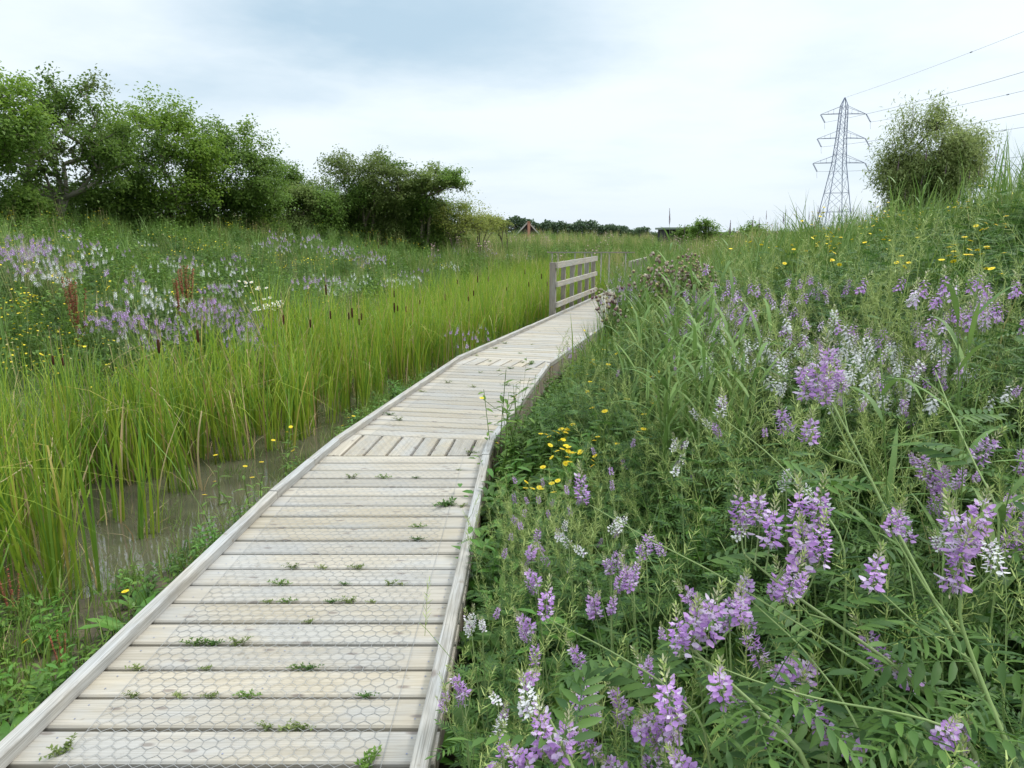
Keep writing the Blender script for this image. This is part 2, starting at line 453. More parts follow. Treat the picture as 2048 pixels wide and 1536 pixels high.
def ground(x, y):
    x = np.asarray(x, float); y = np.asarray(y, float)
    n = .10 * np.sin(x * 1.1 + 1.3 * np.sin(y * .5)) * np.cos(y * .8 + .7 * x) + .05 * np.sin(2.3 * x + 1.1) * np.sin(1.9 * y)
    l, r, b = Lx(y), Rx_(y), Bx(y)
    # right bank
    dr = x - r
    cap = np.interp(y, [0, 3, 6, 10, 20, 26, 34], [1.6, 1.85, 2.15, 1.85, 1.65, 1.2, .85])
    zr = -.30 + cap * 1.12 * (1 - np.exp(-np.clip(dr - .25, 0, None) / 3.3)) + np.clip(dr - .5, 0, 1) * n
    # under the deck and the strip beside it
    zl = -.30 + 0 * x
    d1 = l - x                                  # left of the deck
    we = np.interp(y, [0, 2.8, 3.7, 5.6, 7, 10], [1.7, 1.20, .30, .30, .5, .5])
    zl = np.where(d1 > 0, -.27 - .17 * sm((d1 - we + .08 * np.sin(y * 3)) / .24) - .03 * sm(d1 / .5), zl)
    # left bank
    db = b - x
    zb = 2.0 * (1 - np.exp(-np.clip(db, 0, None) ** 1.25 / 9.5)) + .28 * sm((db + .4) / .9) + np.clip(db, 0, 1) * n * 1.2
    z = np.where(x > r, zr, zl + np.where(db > -.4, zb, 0))
    # far ground closes the ditch
    farh = .50 + .55 * sm((y - 40) / 30) * (1 - .5 * sm((x - 5) / 20)) + .15 * np.sin(x * .13 + 2) * np.cos(y * .11) 
    w = sm((y - 21) / 16)
    z = z * (1 - w) + np.maximum(z, farh * np.where(x > r, .92, 1)) * w
    z = np.where(y > 90, np.minimum(z, 1.2), z)
    return z
def px(x, y, z):
    d = pixdir(x, y); t = (z - CAMZ) / d[2]
    return np.array([d[0] * t, d[1] * t, z])
def place(x, y, h, tmin=.9, tmax=70):
    """where a plant of height h stands whose top is seen at pixel (x, y)"""
    d = pixdir(x, y); t = np.concatenate([np.linspace(tmin, 12, 500), np.linspace(12, tmax, 900)])
    X, Y, Z = d[0] * t, d[1] * t, CAMZ + d[2] * t
    e = Z - ground(X, Y) - h
    i = np.where(e <= 0)[0]
    k = i[0] if len(i) else int(np.argmin(np.abs(e)))
    return X[k], Y[k], float(ground(X[k], Y[k])), float(Z[k] - ground(X[k], Y[k]))
def in_view(x, y, z, mx=.14, my=.25):
    """inside the picture, or a step outside it"""
    zc = y * cos(TH) + (CAMZ - z) * sin(TH)
    yc = y * sin(TH) - (CAMZ - z) * cos(TH)
    zc2 = np.maximum(zc, .05)
    u = x / zc2 * F / 1024; v = -yc / zc2 * F / 768
    return (zc > .25) & (np.abs(u) < 1 + mx) & (v < 1 + my) & (v > -1.4)

# ------------------------------------------------------------------ ground and water
def build_ground():
    xs = np.concatenate([-np.geomspace(14, 1500, 26)[::-1], np.linspace(-13.8, 14, 180)[1:-1], np.geomspace(14, 1500, 26)])
    ys = np.concatenate([np.linspace(-6, 26, 190), np.geomspace(26.3, 2500, 60)])
    X, Y = np.meshgrid(xs, ys); Z = ground(X, Y)
    nx, ny = len(xs), len(ys)
    v = np.stack([X.ravel(), Y.ravel(), Z.ravel()], 1)
    i, j = np.meshgrid(np.arange(nx - 1), np.arange(ny - 1)); a = (j * nx + i).ravel()
    q = np.stack([a, a + 1, a + nx + 1, a + nx], 1)
    g = G(); g.add(v, q, 'soil')
    o = obj('ground', mesh_from('ground', g, smooth=True)); tag(o, kind='structure')
    g = G()
    v = []; q = []
    yy = np.linspace(-4, 26, 60)
    for k, y in enumerate(yy):
        v += [(Bx(y) - .9, y, WATER), (Lx(y) - .05, y, WATER)]
        if k: q.append([2 * k - 2, 2 * k - 1, 2 * k + 1, 2 * k])
    g.add(v, q, 'pond_water')
    o = obj('water', g); tag(o, kind='structure')
build_ground()

# ------------------------------------------------------------------ boardwalk
def board(g, a, b, c, d, z0, z1, mat, bev=.004):
    """a board between four plan corners (a,b along its length at one side, d,c at the other) with eased top edges"""
    P = [np.array((*p, 0.)) for p in (a, b, c, d)]
    ctr = sum(P) / 4
    u = P[1] - P[0]; Lg = np.linalg.norm(u); u /= Lg
    w = np.array([-u[1], u[0], 0])
    if (P[3] - P[0]) @ w < 0: w = -w
    ins = [P[0] + u * 0 + w * bev, P[1] + w * bev, P[2] - w * bev, P[3] - w * bev]
    v = [(*p[:2], z0) for p in P] + [(*p[:2], z1 - bev) for p in P] + [(*p[:2], z1) for p in ins]
    q = [[3, 2, 1, 0], [0, 1, 5, 4], [1, 2, 6, 5], [2, 3, 7, 6], [3, 0, 4, 7], [4, 5, 9, 8], [5, 6, 10, 9], [6, 7, 11, 10], [7, 4, 8, 11], [8, 9, 10, 11]]
    r0 = random.uniform(0, 9)
    uv = []
    for f in q:
        for i in f:
            p = np.array(v[i]); uv.append(((p - P[0]) @ u + r0, (p - P[0]) @ w + p[2]))
    if np.cross(P[1] - P[0], P[3] - P[0])[2] < 0: q = [f[::-1] for f in q]; uv = [uv[k * 4 + 3 - j] for k in range(len(q)) for j in range(4)]
    g.add(v, q, mat, uv)
def lerp(a, b, t): return (a[0] + (b[0] - a[0]) * t, a[1] + (b[1] - a[1]) * t)
TD = .032
bw = thing('boardwalk', 'pale timber boardwalk with raised edge rails and wire netting, bending right beside the reeds', 'boardwalk')
def part_uv(name, g, parent): return obj(name, mesh_from(name, g, uv=True), parent)
secs = [((-1.64, -1.0), (-1.33, 4.72), (-.275, -1.0), (-.16, 4.72)),
        ((-1.28, 5.27), (-.75, 8.30), (-.12, 5.09), (.42, 8.05)),
        ((-.60, 8.75), (2.05, 17.4), (.55, 8.45), (3.22, 17.1)),
        ((2.05, 17.4), (2.9, 20.2), (3.22, 17.1), (4.1, 20.0))]
for (l0, l1, r0, r1) in secs:
    g = G(); ln = math.dist(l0, l1); n = round(ln / .1565)
    for k in range(n):
        gap = .0088 + random.uniform(-.0015, .002)
        t0 = k / n + gap / ln; t1 = (k + 1) / n - gap / ln
        i0, i1 = random.uniform(.0, .006), random.uniform(.0, .006)
        a, b = lerp(l0, l1, t0), lerp(r0, r1, t0); d, c = lerp(l0, l1, t1), lerp(r0, r1, t1)
        zt = random.uniform(-.0015, .0015)
        board(g, lerp(a, b, i0), lerp(a, b, 1 - i1), lerp(d, c, 1 - i1), lerp(d, c, i0), -TD, zt, 'deck_wood', bev=.006)
    part_uv('decking', g, bw)
# turning panels with lengthwise boards
for (l0, l1, r0, r1, fr) in [((-1.33, 4.725), (-1.28, 5.265), (-.15, 4.725), (-.12, 5.085), [0, .12, .25, .385, .53, .635, .735, .87, 1.0]),
                             ((-.75, 8.305), (-.60, 8.745), (.42, 8.055), (.55, 8.445), [0, .14, .27, .40, .52, .63, .74, .87, 1.0])]:
    g = G()
    for k in range(len(fr) - 1):
        e = .009
        a, b = lerp(l0, r0, fr[k] + e), lerp(l0, r0, fr[k + 1] - e); d, c = lerp(l1, r1, fr[k] + e), lerp(l1, r1, fr[k + 1] - e)
        board(g, a, d, c, b, -TD, random.uniform(-.001, .002), 'deck_wood')
    part_uv('turning_panel', g, bw)
# raised edge rails, a fascia under each side
def edge_line(E, inner, y0, y1): return (np.interp(y0, E[:, 0], E[:, 1]), y0), (np.interp(y1, E[:, 0], E[:, 1]), y1)
kl = [(-1.0, 1.05), (1.05, 3.9), (3.9, 4.50), (4.50, 4.99), (4.99, 8.52), (8.52, 11.6), (11.6, 14.6), (14.6, 17.4), (17.4, 20.2)]
LK2 = np.array([(-1.0, -1.64), (1.05, -1.53), (3.9, -1.40), (4.50, -1.345), (4.99, -1.30), (5.3, -1.265), (8.3, -.745), (8.52, -.675), (8.75, -.60), (17.4, 2.05), (20.2, 2.9)])
RK2 = np.array([(-1.0, -.275), (1.6, -.245), (4.72, -.16), (5.09, -.12), (8.05, .42), (8.45, .55), (17.1, 3.22), (20.0, 4.1)])
kr = [(-1.0, 1.6), (1.6, 4.6), (4.6, 4.95), (4.95, 8.12), (8.12, 11.3), (11.3, 14.3), (14.3, 17.1), (17.1, 20.0)]
for E, segs, s in ((LK2, kl, 1), (RK2, kr, -1)):
    for (y0, y1) in segs:
        a = np.array((np.interp(y0 + .004, E[:, 0], E[:, 1]), y0 + .004)); b = np.array((np.interp(y1 - .004, E[:, 0], E[:, 1]), y1 - .004))
        d = (b - a) / np.linalg.norm(b - a); w = np.array((d[1], -d[0])) * s      # towards the deck
        kw = .042
        jit = random.uniform(-.003, .003); sh_ = w * random.uniform(-.004, .004); a = a + sh_; b = b + w * random.uniform(-.004, .004)
        g = G(); board(g, a - w * .008, b - w * .008, b + w * kw, a + w * kw, .003, .050 + jit, 'kerb_wood', bev=.004)
        part_uv('edge_rail', g, bw)
        g = G(); Ls = np.linalg.norm(b - a); nb_ = max(2, int(Ls / .11)); MM = np.array([[d[0], w[0], 0], [d[1], w[1], 0], [0, 0, 1]])
        for q_ in range(nb_):
            x0_, x1_ = Ls * q_ / nb_ + .002, Ls * (q_ + 1) / nb_ - .002
            box(g, (x0_, -.004 + random.uniform(0, .004), -.19 + random.uniform(-.015, .015)), (x1_, .02, -.006), 'fascia_wood', M=MM, off=(a[0], a[1], 0), uoff=(random.uniform(0, 9), random.uniform(0, 9)))
        part_uv('side_boarding', g, bw)
        if s == -1 or True:
            for t in np.arange(.15, 1, .45 if (y1 - y0) > 1 else .9):
                p = a + (b - a) * t
                g = G(); box(g, (-.045, -.045, -.62), (.045, .045, -.21), 'fascia_wood', off=(p[0] + w[0] * .13, p[1] + w[1] * .13, 0)); part_uv('support_post', g, bw)
# screws: the nearest hundred one by one, the rest together
sp_ = []
for (l0, l1, r0, r1) in secs[:2]:
    n = round(math.dist(l0, l1) / .1565)
    for k in range(n):
        for f in (.075, .93, .5):
            for q in (.28, .72):
                t = (k + q) / n; p = lerp(lerp(l0, l1, t), lerp(r0, r1, t), f + random.uniform(-.004, .004)); sp_.append(p)
sp_ = sorted([p for p in sp_ if p[1] > 1.5], key=lambda p: p[1])
g = G(); a = np.arange(4) * pi / 2; g.add(np.stack([.0035 * np.cos(a), .0035 * np.sin(a), a * 0], 1), [[0, 1, 2, 3]], 'steel'); sm_ = mesh_from('screw_head', g)
g2 = G()
for i, p in enumerate(sp_):
    if i < 96: obj('screw_head', sm_, bw, (p[0], p[1], .0024), (0, 0, random.random()))
    else: g2.add(np.stack([p[0] + .0035 * np.cos(a), p[1] + .0035 * np.sin(a), a * 0 + .0024], 1), [[0, 1, 2, 3]], 'steel')
tag(obj('screw_head', g2, bw), kind='stuff')
# hexagonal wire netting laid over the boards
def netting(l0, l1, r0, r1, name):
    g = G(); ln = math.dist(l0, l1); cell = .050; rowh = cell * .5
    wdt = math.dist(l0, r0)
    u = (np.array(l1) - np.array(l0)) / ln
    nx = int(wdt / (cell * .85)); ny = int(ln / (cell * .75))
    dx = wdt / nx; dy = ln / ny
    def P(i, j, o):         # vertex of honeycomb
        x = i * dx + (dx / 2 if j % 2 else 0); y = j * dy + o
        t = min(max(y / ln, 0), 1); f = min(x / wdt, 1)
        return np.array((*lerp(lerp(l0, l1, t), lerp(r0, r1, t), f), .0045 + .0025 * math.sin(x * 9 + y * 4)))
    segs = []
    for j in range(ny):
        for i in range(nx):
            a = P(i, j, -dy * .29); b = P(i, j, dy * .29)
            segs.append((a, b))
            if j < ny - 1:
                c1 = P(i, j + 1, -dy * .29); segs.append((b, c1))
                ii = i - 1 if j % 2 == 0 else i + 1
                if 0 <= ii < nx: segs.append((b, P(ii, j + 1, -dy * .29)))
    for E in (0, wdt):
        for k in range(0, ny, 2):
            t0, t1 = k / ny, min((k + 2) / ny, 1)
            segs.append(tuple(np.array((*lerp(lerp(l0, l1, t), lerp(r0, r1, t), E / wdt), .006)) for t in (t0, t1)))
    A = np.array([s[0] for s in segs]); B = np.array([s[1] for s in segs])
    r = .0009
    d = B - A; d /= np.linalg.norm(d, axis=1)[:, None]
    sd = np.stack([-d[:, 1], d[:, 0], 0 * d[:, 0]], 1) * r; up = np.array([0, 0, r])
    V = np.stack([A - sd, A + up, A + sd, B - sd, B + up, B + sd], 1).reshape(-1, 3)
    k = np.arange(len(A))[:, None] * 6
    q = np.concatenate([k + [0, 1, 4, 3], k + [1, 2, 5, 4]])
    g.add(V, q, 'wire')
    obj(name, g, bw)
netting((-1.335, -.2), (-1.275, 4.69), (-.405, -.2), (-.335, 4.69), 'wire_netting')
netting((-1.16, 4.74), (-.58, 8.28), (-.30, 4.74), (.22, 8.10), 'wire_netting')

# handrails ----------------------------------------------------------------
def handrail(x0, y0, x1, y1, npost, label, side, group):
    r = thing('handrail', label, 'handrail', (x0, y0, 0), 0, group)
    D = np.array((x1 - x0, y1 - y0)); Lh = np.linalg.norm(D); d = D / Lh; w = np.array((d[1], -d[0])) * side
    M = np.array([[d[0], w[0], 0], [d[1], w[1], 0], [0, 0, 1]])
    if np.linalg.det(M) < 0: w2 = True
    for k in range(npost):
        t = Lh * k / (npost - 1) * .985
        g = G(); hw = .055 if k == 0 else .04
        box(g, (-hw + t, -hw * 2, -.6), (hw + t, 0, 1.0), 'post_wood', M=M); part_uv('post', g, r)
    for (za, zb) in ((.895, 1.0), (.545, .635), (.165, .255)):
        g = G(); box(g, (-.03, .002, za), (Lh, .045, zb + .003), 'rail_wood', M=M); part_uv('rail', g, r)
    return r
handrail(.82, 13.4, 2.02, 17.35, 6, 'timber post and three rail handrail standing on the reed side of the boardwalk', 1, 'boardwalk handrails')
handrail(2.32, 14.0, 3.26, 17.05, 5, 'timber handrail mostly hidden behind the flowers on the bank side of the boardwalk', -1, 'boardwalk handrails')
fr = thing('rail_fence', 'low thin rail fence on slim posts crossing behind the boardwalk handrails', 'fence', (1, 20.6, 0))
for xx in (1.15, 1.32, 1.80, 2.08, 2.28, 2.55, 2.78, 3.25):
    g = G(); box(g, (xx - .018 - 1, -.018, -.4), (xx + .018 - 1, .018, 1.02), 'rail_wood'); part_uv('post', g, fr)
g = G(); box(g, (.0, -.048, 1.0), (2.5, -.027, 1.03), 'post_wood'); part_uv('rail', g, fr)

# ------------------------------------------------------------------ plant templates
def blade(g, base, head, h, w, bend, mat, seg=5, kink=0.0):
    """grass or reed blade: heading angle, height, width, bend outwards"""
    s = np.linspace(0, 1, seg + 1)
    r = bend * h * s ** 2.2; z = h * s * (1 - .25 * bend * s ** 2)
    if kink:                       # folded over near the top
        k = s > .72; r = np.where(k, r + kink * h * (s - .72) * 2.2, r); z = np.where(k, z - kink * h * (s - .72) * 2.6, z)
    pts = np.stack([base[0] + r * cos(head), base[1] + r * sin(head), base[2] + z], 1)
    ww = w / 2 * np.clip(1.05 - s ** 2.5, .06, 1)
    tw = random.uniform(0, pi)
    strip(g, pts, ww, (-sin(head + tw * .3), cos(head + tw * .3), 0), mat)
def reed_clump(n=18, h=1.3, spread=.09):
    g = G()
    for i in range(n):
        a = random.uniform(0, 2 * pi); r = spread * math.sqrt(random.random())
        hh = h * random.uniform(.68, 1.06); hd = random.uniform(0, 2 * pi)
        m = random.choices(['reed_leaf', 'reed_deep', 'reed_dry'], [.60, .31, .09])[0]
        blade(g, (r * cos(a), r * sin(a), 0), hd, hh, random.uniform(.009, .016), random.uniform(.02, .42) ** 1.0, m, 6, kink=random.uniform(.3, .9) if random.random() < .11 else 0)
    for i in range(int(n * .35)):      # short dead leaves at the foot
        hd = random.uniform(0, 2 * pi)
        blade(g, (random.uniform(-.1, .1), random.uniform(-.1, .1), 0), hd, random.uniform(.15, .42), .008, random.uniform(.2, 1.1), 'reed_dry', 3)
    return g
REEDS = [reed_clump(random.randint(14, 22), random.uniform(1.08, 1.28)) for _ in range(9)]
def grass_tuft(n, h, mats, wts, w=.007, bend=.45):
    g = G()
    for i in range(n):
        blade(g, (random.gauss(0, .05), random.gauss(0, .05), 0), random.uniform(0, 2 * pi), h * random.uniform(.5, 1.1), w * random.uniform(.7, 1.4), random.uniform(.05, bend), random.choices(mats, wts)[0], 4)
    return g
def pinnate(g, P, M, L, w, pairs, mat, hi):
    """pinnate leaf: P origin, M frame whose x is the leaf axis and z its upper side"""
    t = G()
    s = np.linspace(0, 1, 5); pts = np.stack([s * L, 0 * s, -.22 * L * s ** 2], 1)
    strip(t, pts, [.0012] * 5, (0, 1, 0), mat)
    for k in range(pairs + 1):
        f = .18 + .82 * k / pairs
        o = np.array([f * L, 0, -.22 * L * f ** 2]); ll = w * (1 - .25 * abs(f - .5)) * random.uniform(.9, 1.1)
        for sg in ((1, -1) if k < pairs else (0,)):
            lf = G(); leaf(lf, ll, ll * .29, mat, hi, curl=.2)
            v, q, m, _ = lf.arr()
            R = (Rz(sg * radians(62 - 14 * f)) @ Rx(sg * radians(-14 + random.uniform(-8, 8))))
            t.add(v @ R.T + o, q, mat)
    v, q, m, _ = t.arr()
    g.add(v @ M.T + P, q, m)
def floret(g, P, d, out, sz, mat, hi):
    """pea flower: P attachment, out = horizontal direction away from the stalk, drooping by d"""
    up = np.array([0, 0, 1.]); out = np.asarray(out, float); side = np.cross(up, out)
    dr = out * cos(d) - up * sin(d); nr = up * cos(d) + out * sin(d)
    c = P + dr * sz * .35
    if hi:
        # calyx, banner swept up, keel and wings forward
        strip(g, [P, c], [sz * .08, sz * .12], side, 'bud')
        rows = []
        for s, w in ((0, .14), (.45, .50), (.85, .46), (1.1, .16)):
            b = c + dr * sz * .55 * s + nr * sz * (.75 * s * s + .05)
            rows += [b - side * w * sz, b + nr * sz * .10 * w + dr * sz * .12, b + side * w * sz]
        q = []
        for r in range(3): q += [[3 * r, 3 * r + 1, 3 * r + 4, 3 * r + 3], [3 * r + 1, 3 * r + 2, 3 * r + 5, 3 * r + 4]]
        g.add(rows, q, mat)
        for sg in (1, -1):
            g.add([c, c + dr * sz * .5 + side * sg * sz * .22 - nr * sz * .02, c + dr * sz * 1.0 + side * sg * sz * .10 - nr * sz * .08, c + dr * sz * .5 - nr * sz * .22], [[0, 1, 2, 3]], mat)
    else:
        g.add([P - side * sz * .35, P + side * sz * .35, P + dr * sz * 1.1 + side * sz * .45 + nr * sz * .2, P + dr * sz * 1.1 - side * sz * .45 + nr * sz * .2], [[0, 1, 2, 3]], mat)
        g.add([P + nr * sz * .3, P + dr * sz * .5 + side * sz * .2, P + dr * sz - nr * sz * .2, P + dr * sz * .5 - side * sz * .2], [[0, 1, 2, 3]], mat)
def raceme(L=.11, n=34, sz=.011, mat='lilac', mat2='lilac_pale', hi=True, width=1.0):
    """flower spike rising along +Z from the origin: open florets low down, buds at the tip"""
    g = G()
    tube(g, [(0, 0, -.02), (0, 0, L * .6), (.002, .001, L)], [.0014, .001, .0005], 'rue_stem', 3)
    skew = random.uniform(-.12, .12)
    for i in range(n):
        f = i / n; a = i * 2.399 + random.uniform(-.35, .35)
        z = L * (f ** .95) * .66; out = (cos(a), sin(a), 0)
        r = .0035 + .006 * width * (1 - .55 * f)
        s = sz * (1.10 - .28 * f + .12 * sin(9 * f + L * 300)) * random.uniform(.82, 1.15)
        P = np.array([r * cos(a) + skew * z, r * sin(a), z])
        if hi and random.random() < .07: continue
        floret(g, P, radians(62 - 42 * f + random.uniform(-18, 18)), out, s, mat if random.random() < .74 else mat2, hi)
    nb = int(n * .8)
    for i in range(nb):
        f = i / nb; a = i * 2.4; z = L * (.60 + .42 * f); r = .0058 * (1 - f) + .0012
        P = np.array([r * cos(a) + skew * z, r * sin(a), z]); d = np.array([cos(a) * .75, sin(a) * .75, .5 + .6 * f])
        strip(g, [P, P + d * .004, P + d * .0095], [.0012, .0021, .0006], (-sin(a), cos(a), 0), 'bud' if random.random() < .75 else 'pod')
    if hi:
        for i in range(5):      # pale calyces below the flowers
            a = i * 2.4; P = np.array([.002 * cos(a), .002 * sin(a), -.004 * i]); d = np.array([cos(a), sin(a), -.3])
            strip(g, [P, P + d * .005, P + d * .011], [.0008, .0015, .0006], (-sin(a), cos(a), 0), 'bud')
    return g
def pod_spray(L=.16, n=22, hi=True):
    g = G(); tube(g, [(0, 0, -.03), (.002, 0, L * .5), (.006, .002, L)], [.0013, .001, .0006], 'pod', 3)
    for i in range(n):
        f = i / n; a = i * 2.399; z = L * f; ln = .034 * (1.1 - .55 * f) * random.uniform(.8, 1.15)
        el = radians(random.uniform(28, 62))
        d = np.array([cos(a) * cos(el), sin(a) * cos(el), sin(el)])
        P = np.array([0, 0, z]); sd = np.array([-sin(a), cos(a), 0])
        strip(g, [P, P + d * ln * .2 - np.array([0, 0, .001]), P + d * ln], [.0007, .0017, .0008], sd if i % 2 else (0, 0, 1), 'pod')
    return g
def curve3(p0, p1, sag, n=6):
    p0, p1 = np.array(p0, float), np.array(p1, float); s = np.linspace(0, 1, n)[:, None]
    return p0 + (p1 - p0) * s + np.asarray(sag) * (4 * s * (1 - s)) * .5
SP_L = [raceme(random.uniform(.085, .12), random.randint(28, 40), .0125, 'lilac', 'lilac_pale') for _ in range(4)]
SP_W = [raceme(random.uniform(.08, .10), random.randint(24, 32), .011, 'white_petal', 'lilac_pale') for _ in range(2)]
PODS = [pod_spray(random.uniform(.12, .19), random.randint(18, 26)) for _ in range(4)]
SPM_L = [mesh_from('flower_spike', g) for g in SP_L]
PODM = [mesh_from('seed_spray', g) for g in PODS]
SPM_W = [mesh_from('flower_spike', g) for g in SP_W]
LOW_L = [raceme(.08, 20, .0105, ('lilac', 'lilac_pale', 'lilac')[_], 'lilac_pale', hi=False, width=.9) for _ in range(3)]
LOW_W = [raceme(.08, 20, .011, 'white_petal', 'white_petal', hi=False, width=.9) for _ in range(3)]
def galega(h=.9, nst=7, white=False, hi=True, pods=.45, dens=1.0, flw=.55, lean=0.0):
    """goat's rue: returns stem, foliage, pods, spikes list"""
    st, fo, po = G(), G(), []; spikes = []
    for s in range(nst):
        hd = random.uniform(0, 2 * pi); rr = random.uniform(.10, .5) * h
        if lean: rr *= .8
        base = (random.gauss(0, .04), random.gauss(0, .04), -.05); hh = h * random.uniform(.72, 1.05)
        tip = np.array([base[0] + rr * cos(hd) - lean * hh, base[1] + rr * sin(hd), hh])
        pts = curve3(base, tip, (-.12 * rr * cos(hd), -.12 * rr * sin(hd), .18 * rr), 7)
        tube(st, pts, np.linspace(.0042, .0016, 7), 'rue_stem', 3)
        nl = int(12 * dens)
        for k in range(nl):
            f = .22 + .74 * (k + random.random() * .5) / nl; i = min(int(f * 6), 5); P = pts[i] + (pts[i + 1] - pts[i]) * (f * 6 - i)
            a = k * 2.4 + random.uniform(-.5, .5); L = random.uniform(.10, .17) * (1.1 - .45 * f)
            el = random.uniform(-.1, .5)
            M = Rz(a) @ Ry(-el) @ Rx(random.uniform(-.4, .4))
            pinnate(fo, P, M, L, L * .29, 6 if hi else 4, 'rue_leaf', hi)
        # flowering side shoots from the upper part
        nb = random.choice([2, 3, 3, 4])
        for b in range(nb):
            f = 1.0 if b == 0 else random.uniform(.68, .95); i = min(int(f * 6), 5); P = pts[i] + (pts[i + 1] - pts[i]) * (f * 6 - i)
            a = random.uniform(0, 2 * pi); ln = random.uniform(.05, .13)
            e = P + np.array([cos(a) * ln * .5, sin(a) * ln * .5, ln])
            tube(st, [P, (P + e) / 2 + np.array([cos(a), sin(a), 0]) * .012, e], [.0016, .0014, .0012], 'rue_stem', 3)
            d = np.array([cos(a) * .35 + random.gauss(0, .2), sin(a) * .35 + random.gauss(0, .2), 1])
            if random.random() < pods:
                po.append((tuple(e), R_euler(frame_to(d) @ Rz(random.uniform(0, 6))), random.randrange(4)))
                if random.random() < flw * .5: spikes.append((e + d / np.linalg.norm(d) * .10, d, .7))
            elif random.random() < flw + .35: spikes.append((e, d, random.uniform(.85, 1.15)))
    return st, fo, po, spikes
def R_euler(M):
    import mathutils
    return mathutils.Matrix([list(r) for r in M]).to_euler()
class Proto: pass
def make_rue(h, white, hi, **k):
    st, fo, po, sp = galega(h, random.randint(5, 8) if hi else random.randint(4, 6), white, hi, **k)
    p = Proto(); p.st = mesh_from('stem', st); p.fo = mesh_from('foliage', fo); p.po = po
    p.sp = sp; p.h = h; p.white = white
    p.spr = [(tuple(P), R_euler(frame_to(d) @ Rz(random.uniform(0, 6))), s, random.randrange(4)) for P, d, s in sp]
    return p
def put_rue(p, x, y, label, group, sc=1.0, white=None, parts=True, z=None, rz=None, name='flowering_plant'):
    z = float(ground(x, y)) if z is None else z
    t = thing(name, label, 'plant', (x, y, z - .02), random.uniform(0, 2 * pi) if rz is None else rz, group, sc)
    obj('stem', p.st, t); obj('foliage', p.fo, t)
    for (P, e, k) in p.po: obj('seed_spray', PODM[k], t, P, e)
    wh = p.white if white is None else white
    for (P, e, s, k) in p.spr:
        obj('flower_spike', (SPM_W[k % 2] if wh else SPM_L[k]), t, P, e, s * (.95 if wh else 1.0))
    return t
# yellow fleabane
def daisy_head(g, P, d, r, petals=14, pet='yellow_petal', eye='yellow_eye'):
    M = frame_to(d); t = G()
    for k in range(petals):
        a = k * 2 * pi / petals; w = r * .16
        c, s = cos(a), sin(a)
        t.add([(r * .3 * c + w * s, r * .3 * s - w * c, 0), (r * c + w * .8 * s, r * s - w * .8 * c, r * .06), (r * c - w * .8 * s, r * s + w * .8 * c, r * .06), (r * .3 * c - w * s, r * .3 * s + w * c, 0)], [[0, 1, 2, 3]], pet)
    a = np.arange(8) * pi / 4
    ring = np.stack([np.cos(a) * r * .45, np.sin(a) * r * .45, a * 0 + .001], 1); top = ring * [.5, .5, 1] + [0, 0, r * .14]
    v = np.concatenate([ring, top]); q = [[k, (k + 1) % 8, 8 + (k + 1) % 8, 8 + k] for k in range(8)] + [[8, 9, 10, 11], [8, 11, 12, 15], [12, 13, 14, 15]]
    t.add(v, q, eye)
    v, q, m, _ = t.arr(); g.add(v @ M.T + P, q, m)
def fleabane(h, nh, leafy=12):
    st, fo, hds = G(), G(), []
    P0 = np.array([0, 0, -.03]); top = np.array([random.gauss(0, .05), random.gauss(0, .05), h * .75])
    pts = curve3(P0, top, (random.gauss(0, .04), random.gauss(0, .04), 0), 5); tube(st, pts, np.linspace(.0035, .002, 5), 'herb_leaf', 3)
    for k in range(nh):
        a = random.uniform(0, 2 * pi); r = random.uniform(.0, .12) * min(1, nh / 3)
        e = np.array([top[0] + r * cos(a), top[1] + r * sin(a), h * random.uniform(.88, 1.0)])
        tube(st, [top, (top + e) / 2 + [0, 0, -.01], e], [.0018, .0015, .0013], 'herb_leaf', 3)
        hds.append(e)
    for k in range(leafy):
        f = (k + .5) / leafy; i = min(int(f * 4), 3); P = pts[i] + (pts[i + 1] - pts[i]) * (f * 4 - i)
        lf = G(); L = random.uniform(.05, .08) * (1.15 - .5 * f); leaf(lf, L, L * .30, 'herb_leaf', True, curl=.5)
        v, q, m, _ = lf.arr(); M = Rz(k * 2.4) @ Ry(-random.uniform(.1, .7)); fo.add(v @ M.T + P, q, m)
    return st, fo, hds
HEADS = []
for _ in range(3):
    g = G(); daisy_head(g, (0, 0, 0), (0, 0, 1), .0165, random.randint(13, 17)); HEADS.append(mesh_from('flower_head', g))
FLEA = []
for h, nh in ((.42, 1), (.38, 2), (.5, 3), (.55, 5), (.46, 4), (.35, 1)):
    st, fo, hd = fleabane(h, nh); FLEA.append((mesh_from('stem', st), mesh_from('foliage', fo), hd, h))
def put_flea(x, y, label, group=None, z=None, htot=None, kind=None, hs=1.0):
    st, fo, hd, h = random.choice(FLEA) if kind is None else FLEA[kind]
    z = float(ground(x, y)) if z is None else z
    sc = 1 if htot is None else max(.35, min(htot / h, 1.9))
    t = thing('yellow_daisy', label, 'flower', (x, y, z), random.uniform(0, 2 * pi), group, sc)
    obj('stem', st, t); obj('foliage', fo, t)
    for e in hd:
        obj('flower_head', random.choice(HEADS), t, tuple(e), (random.gauss(0, .3), random.gauss(0, .3), random.uniform(0, 6)), hs / max(sc, .6))
    return t

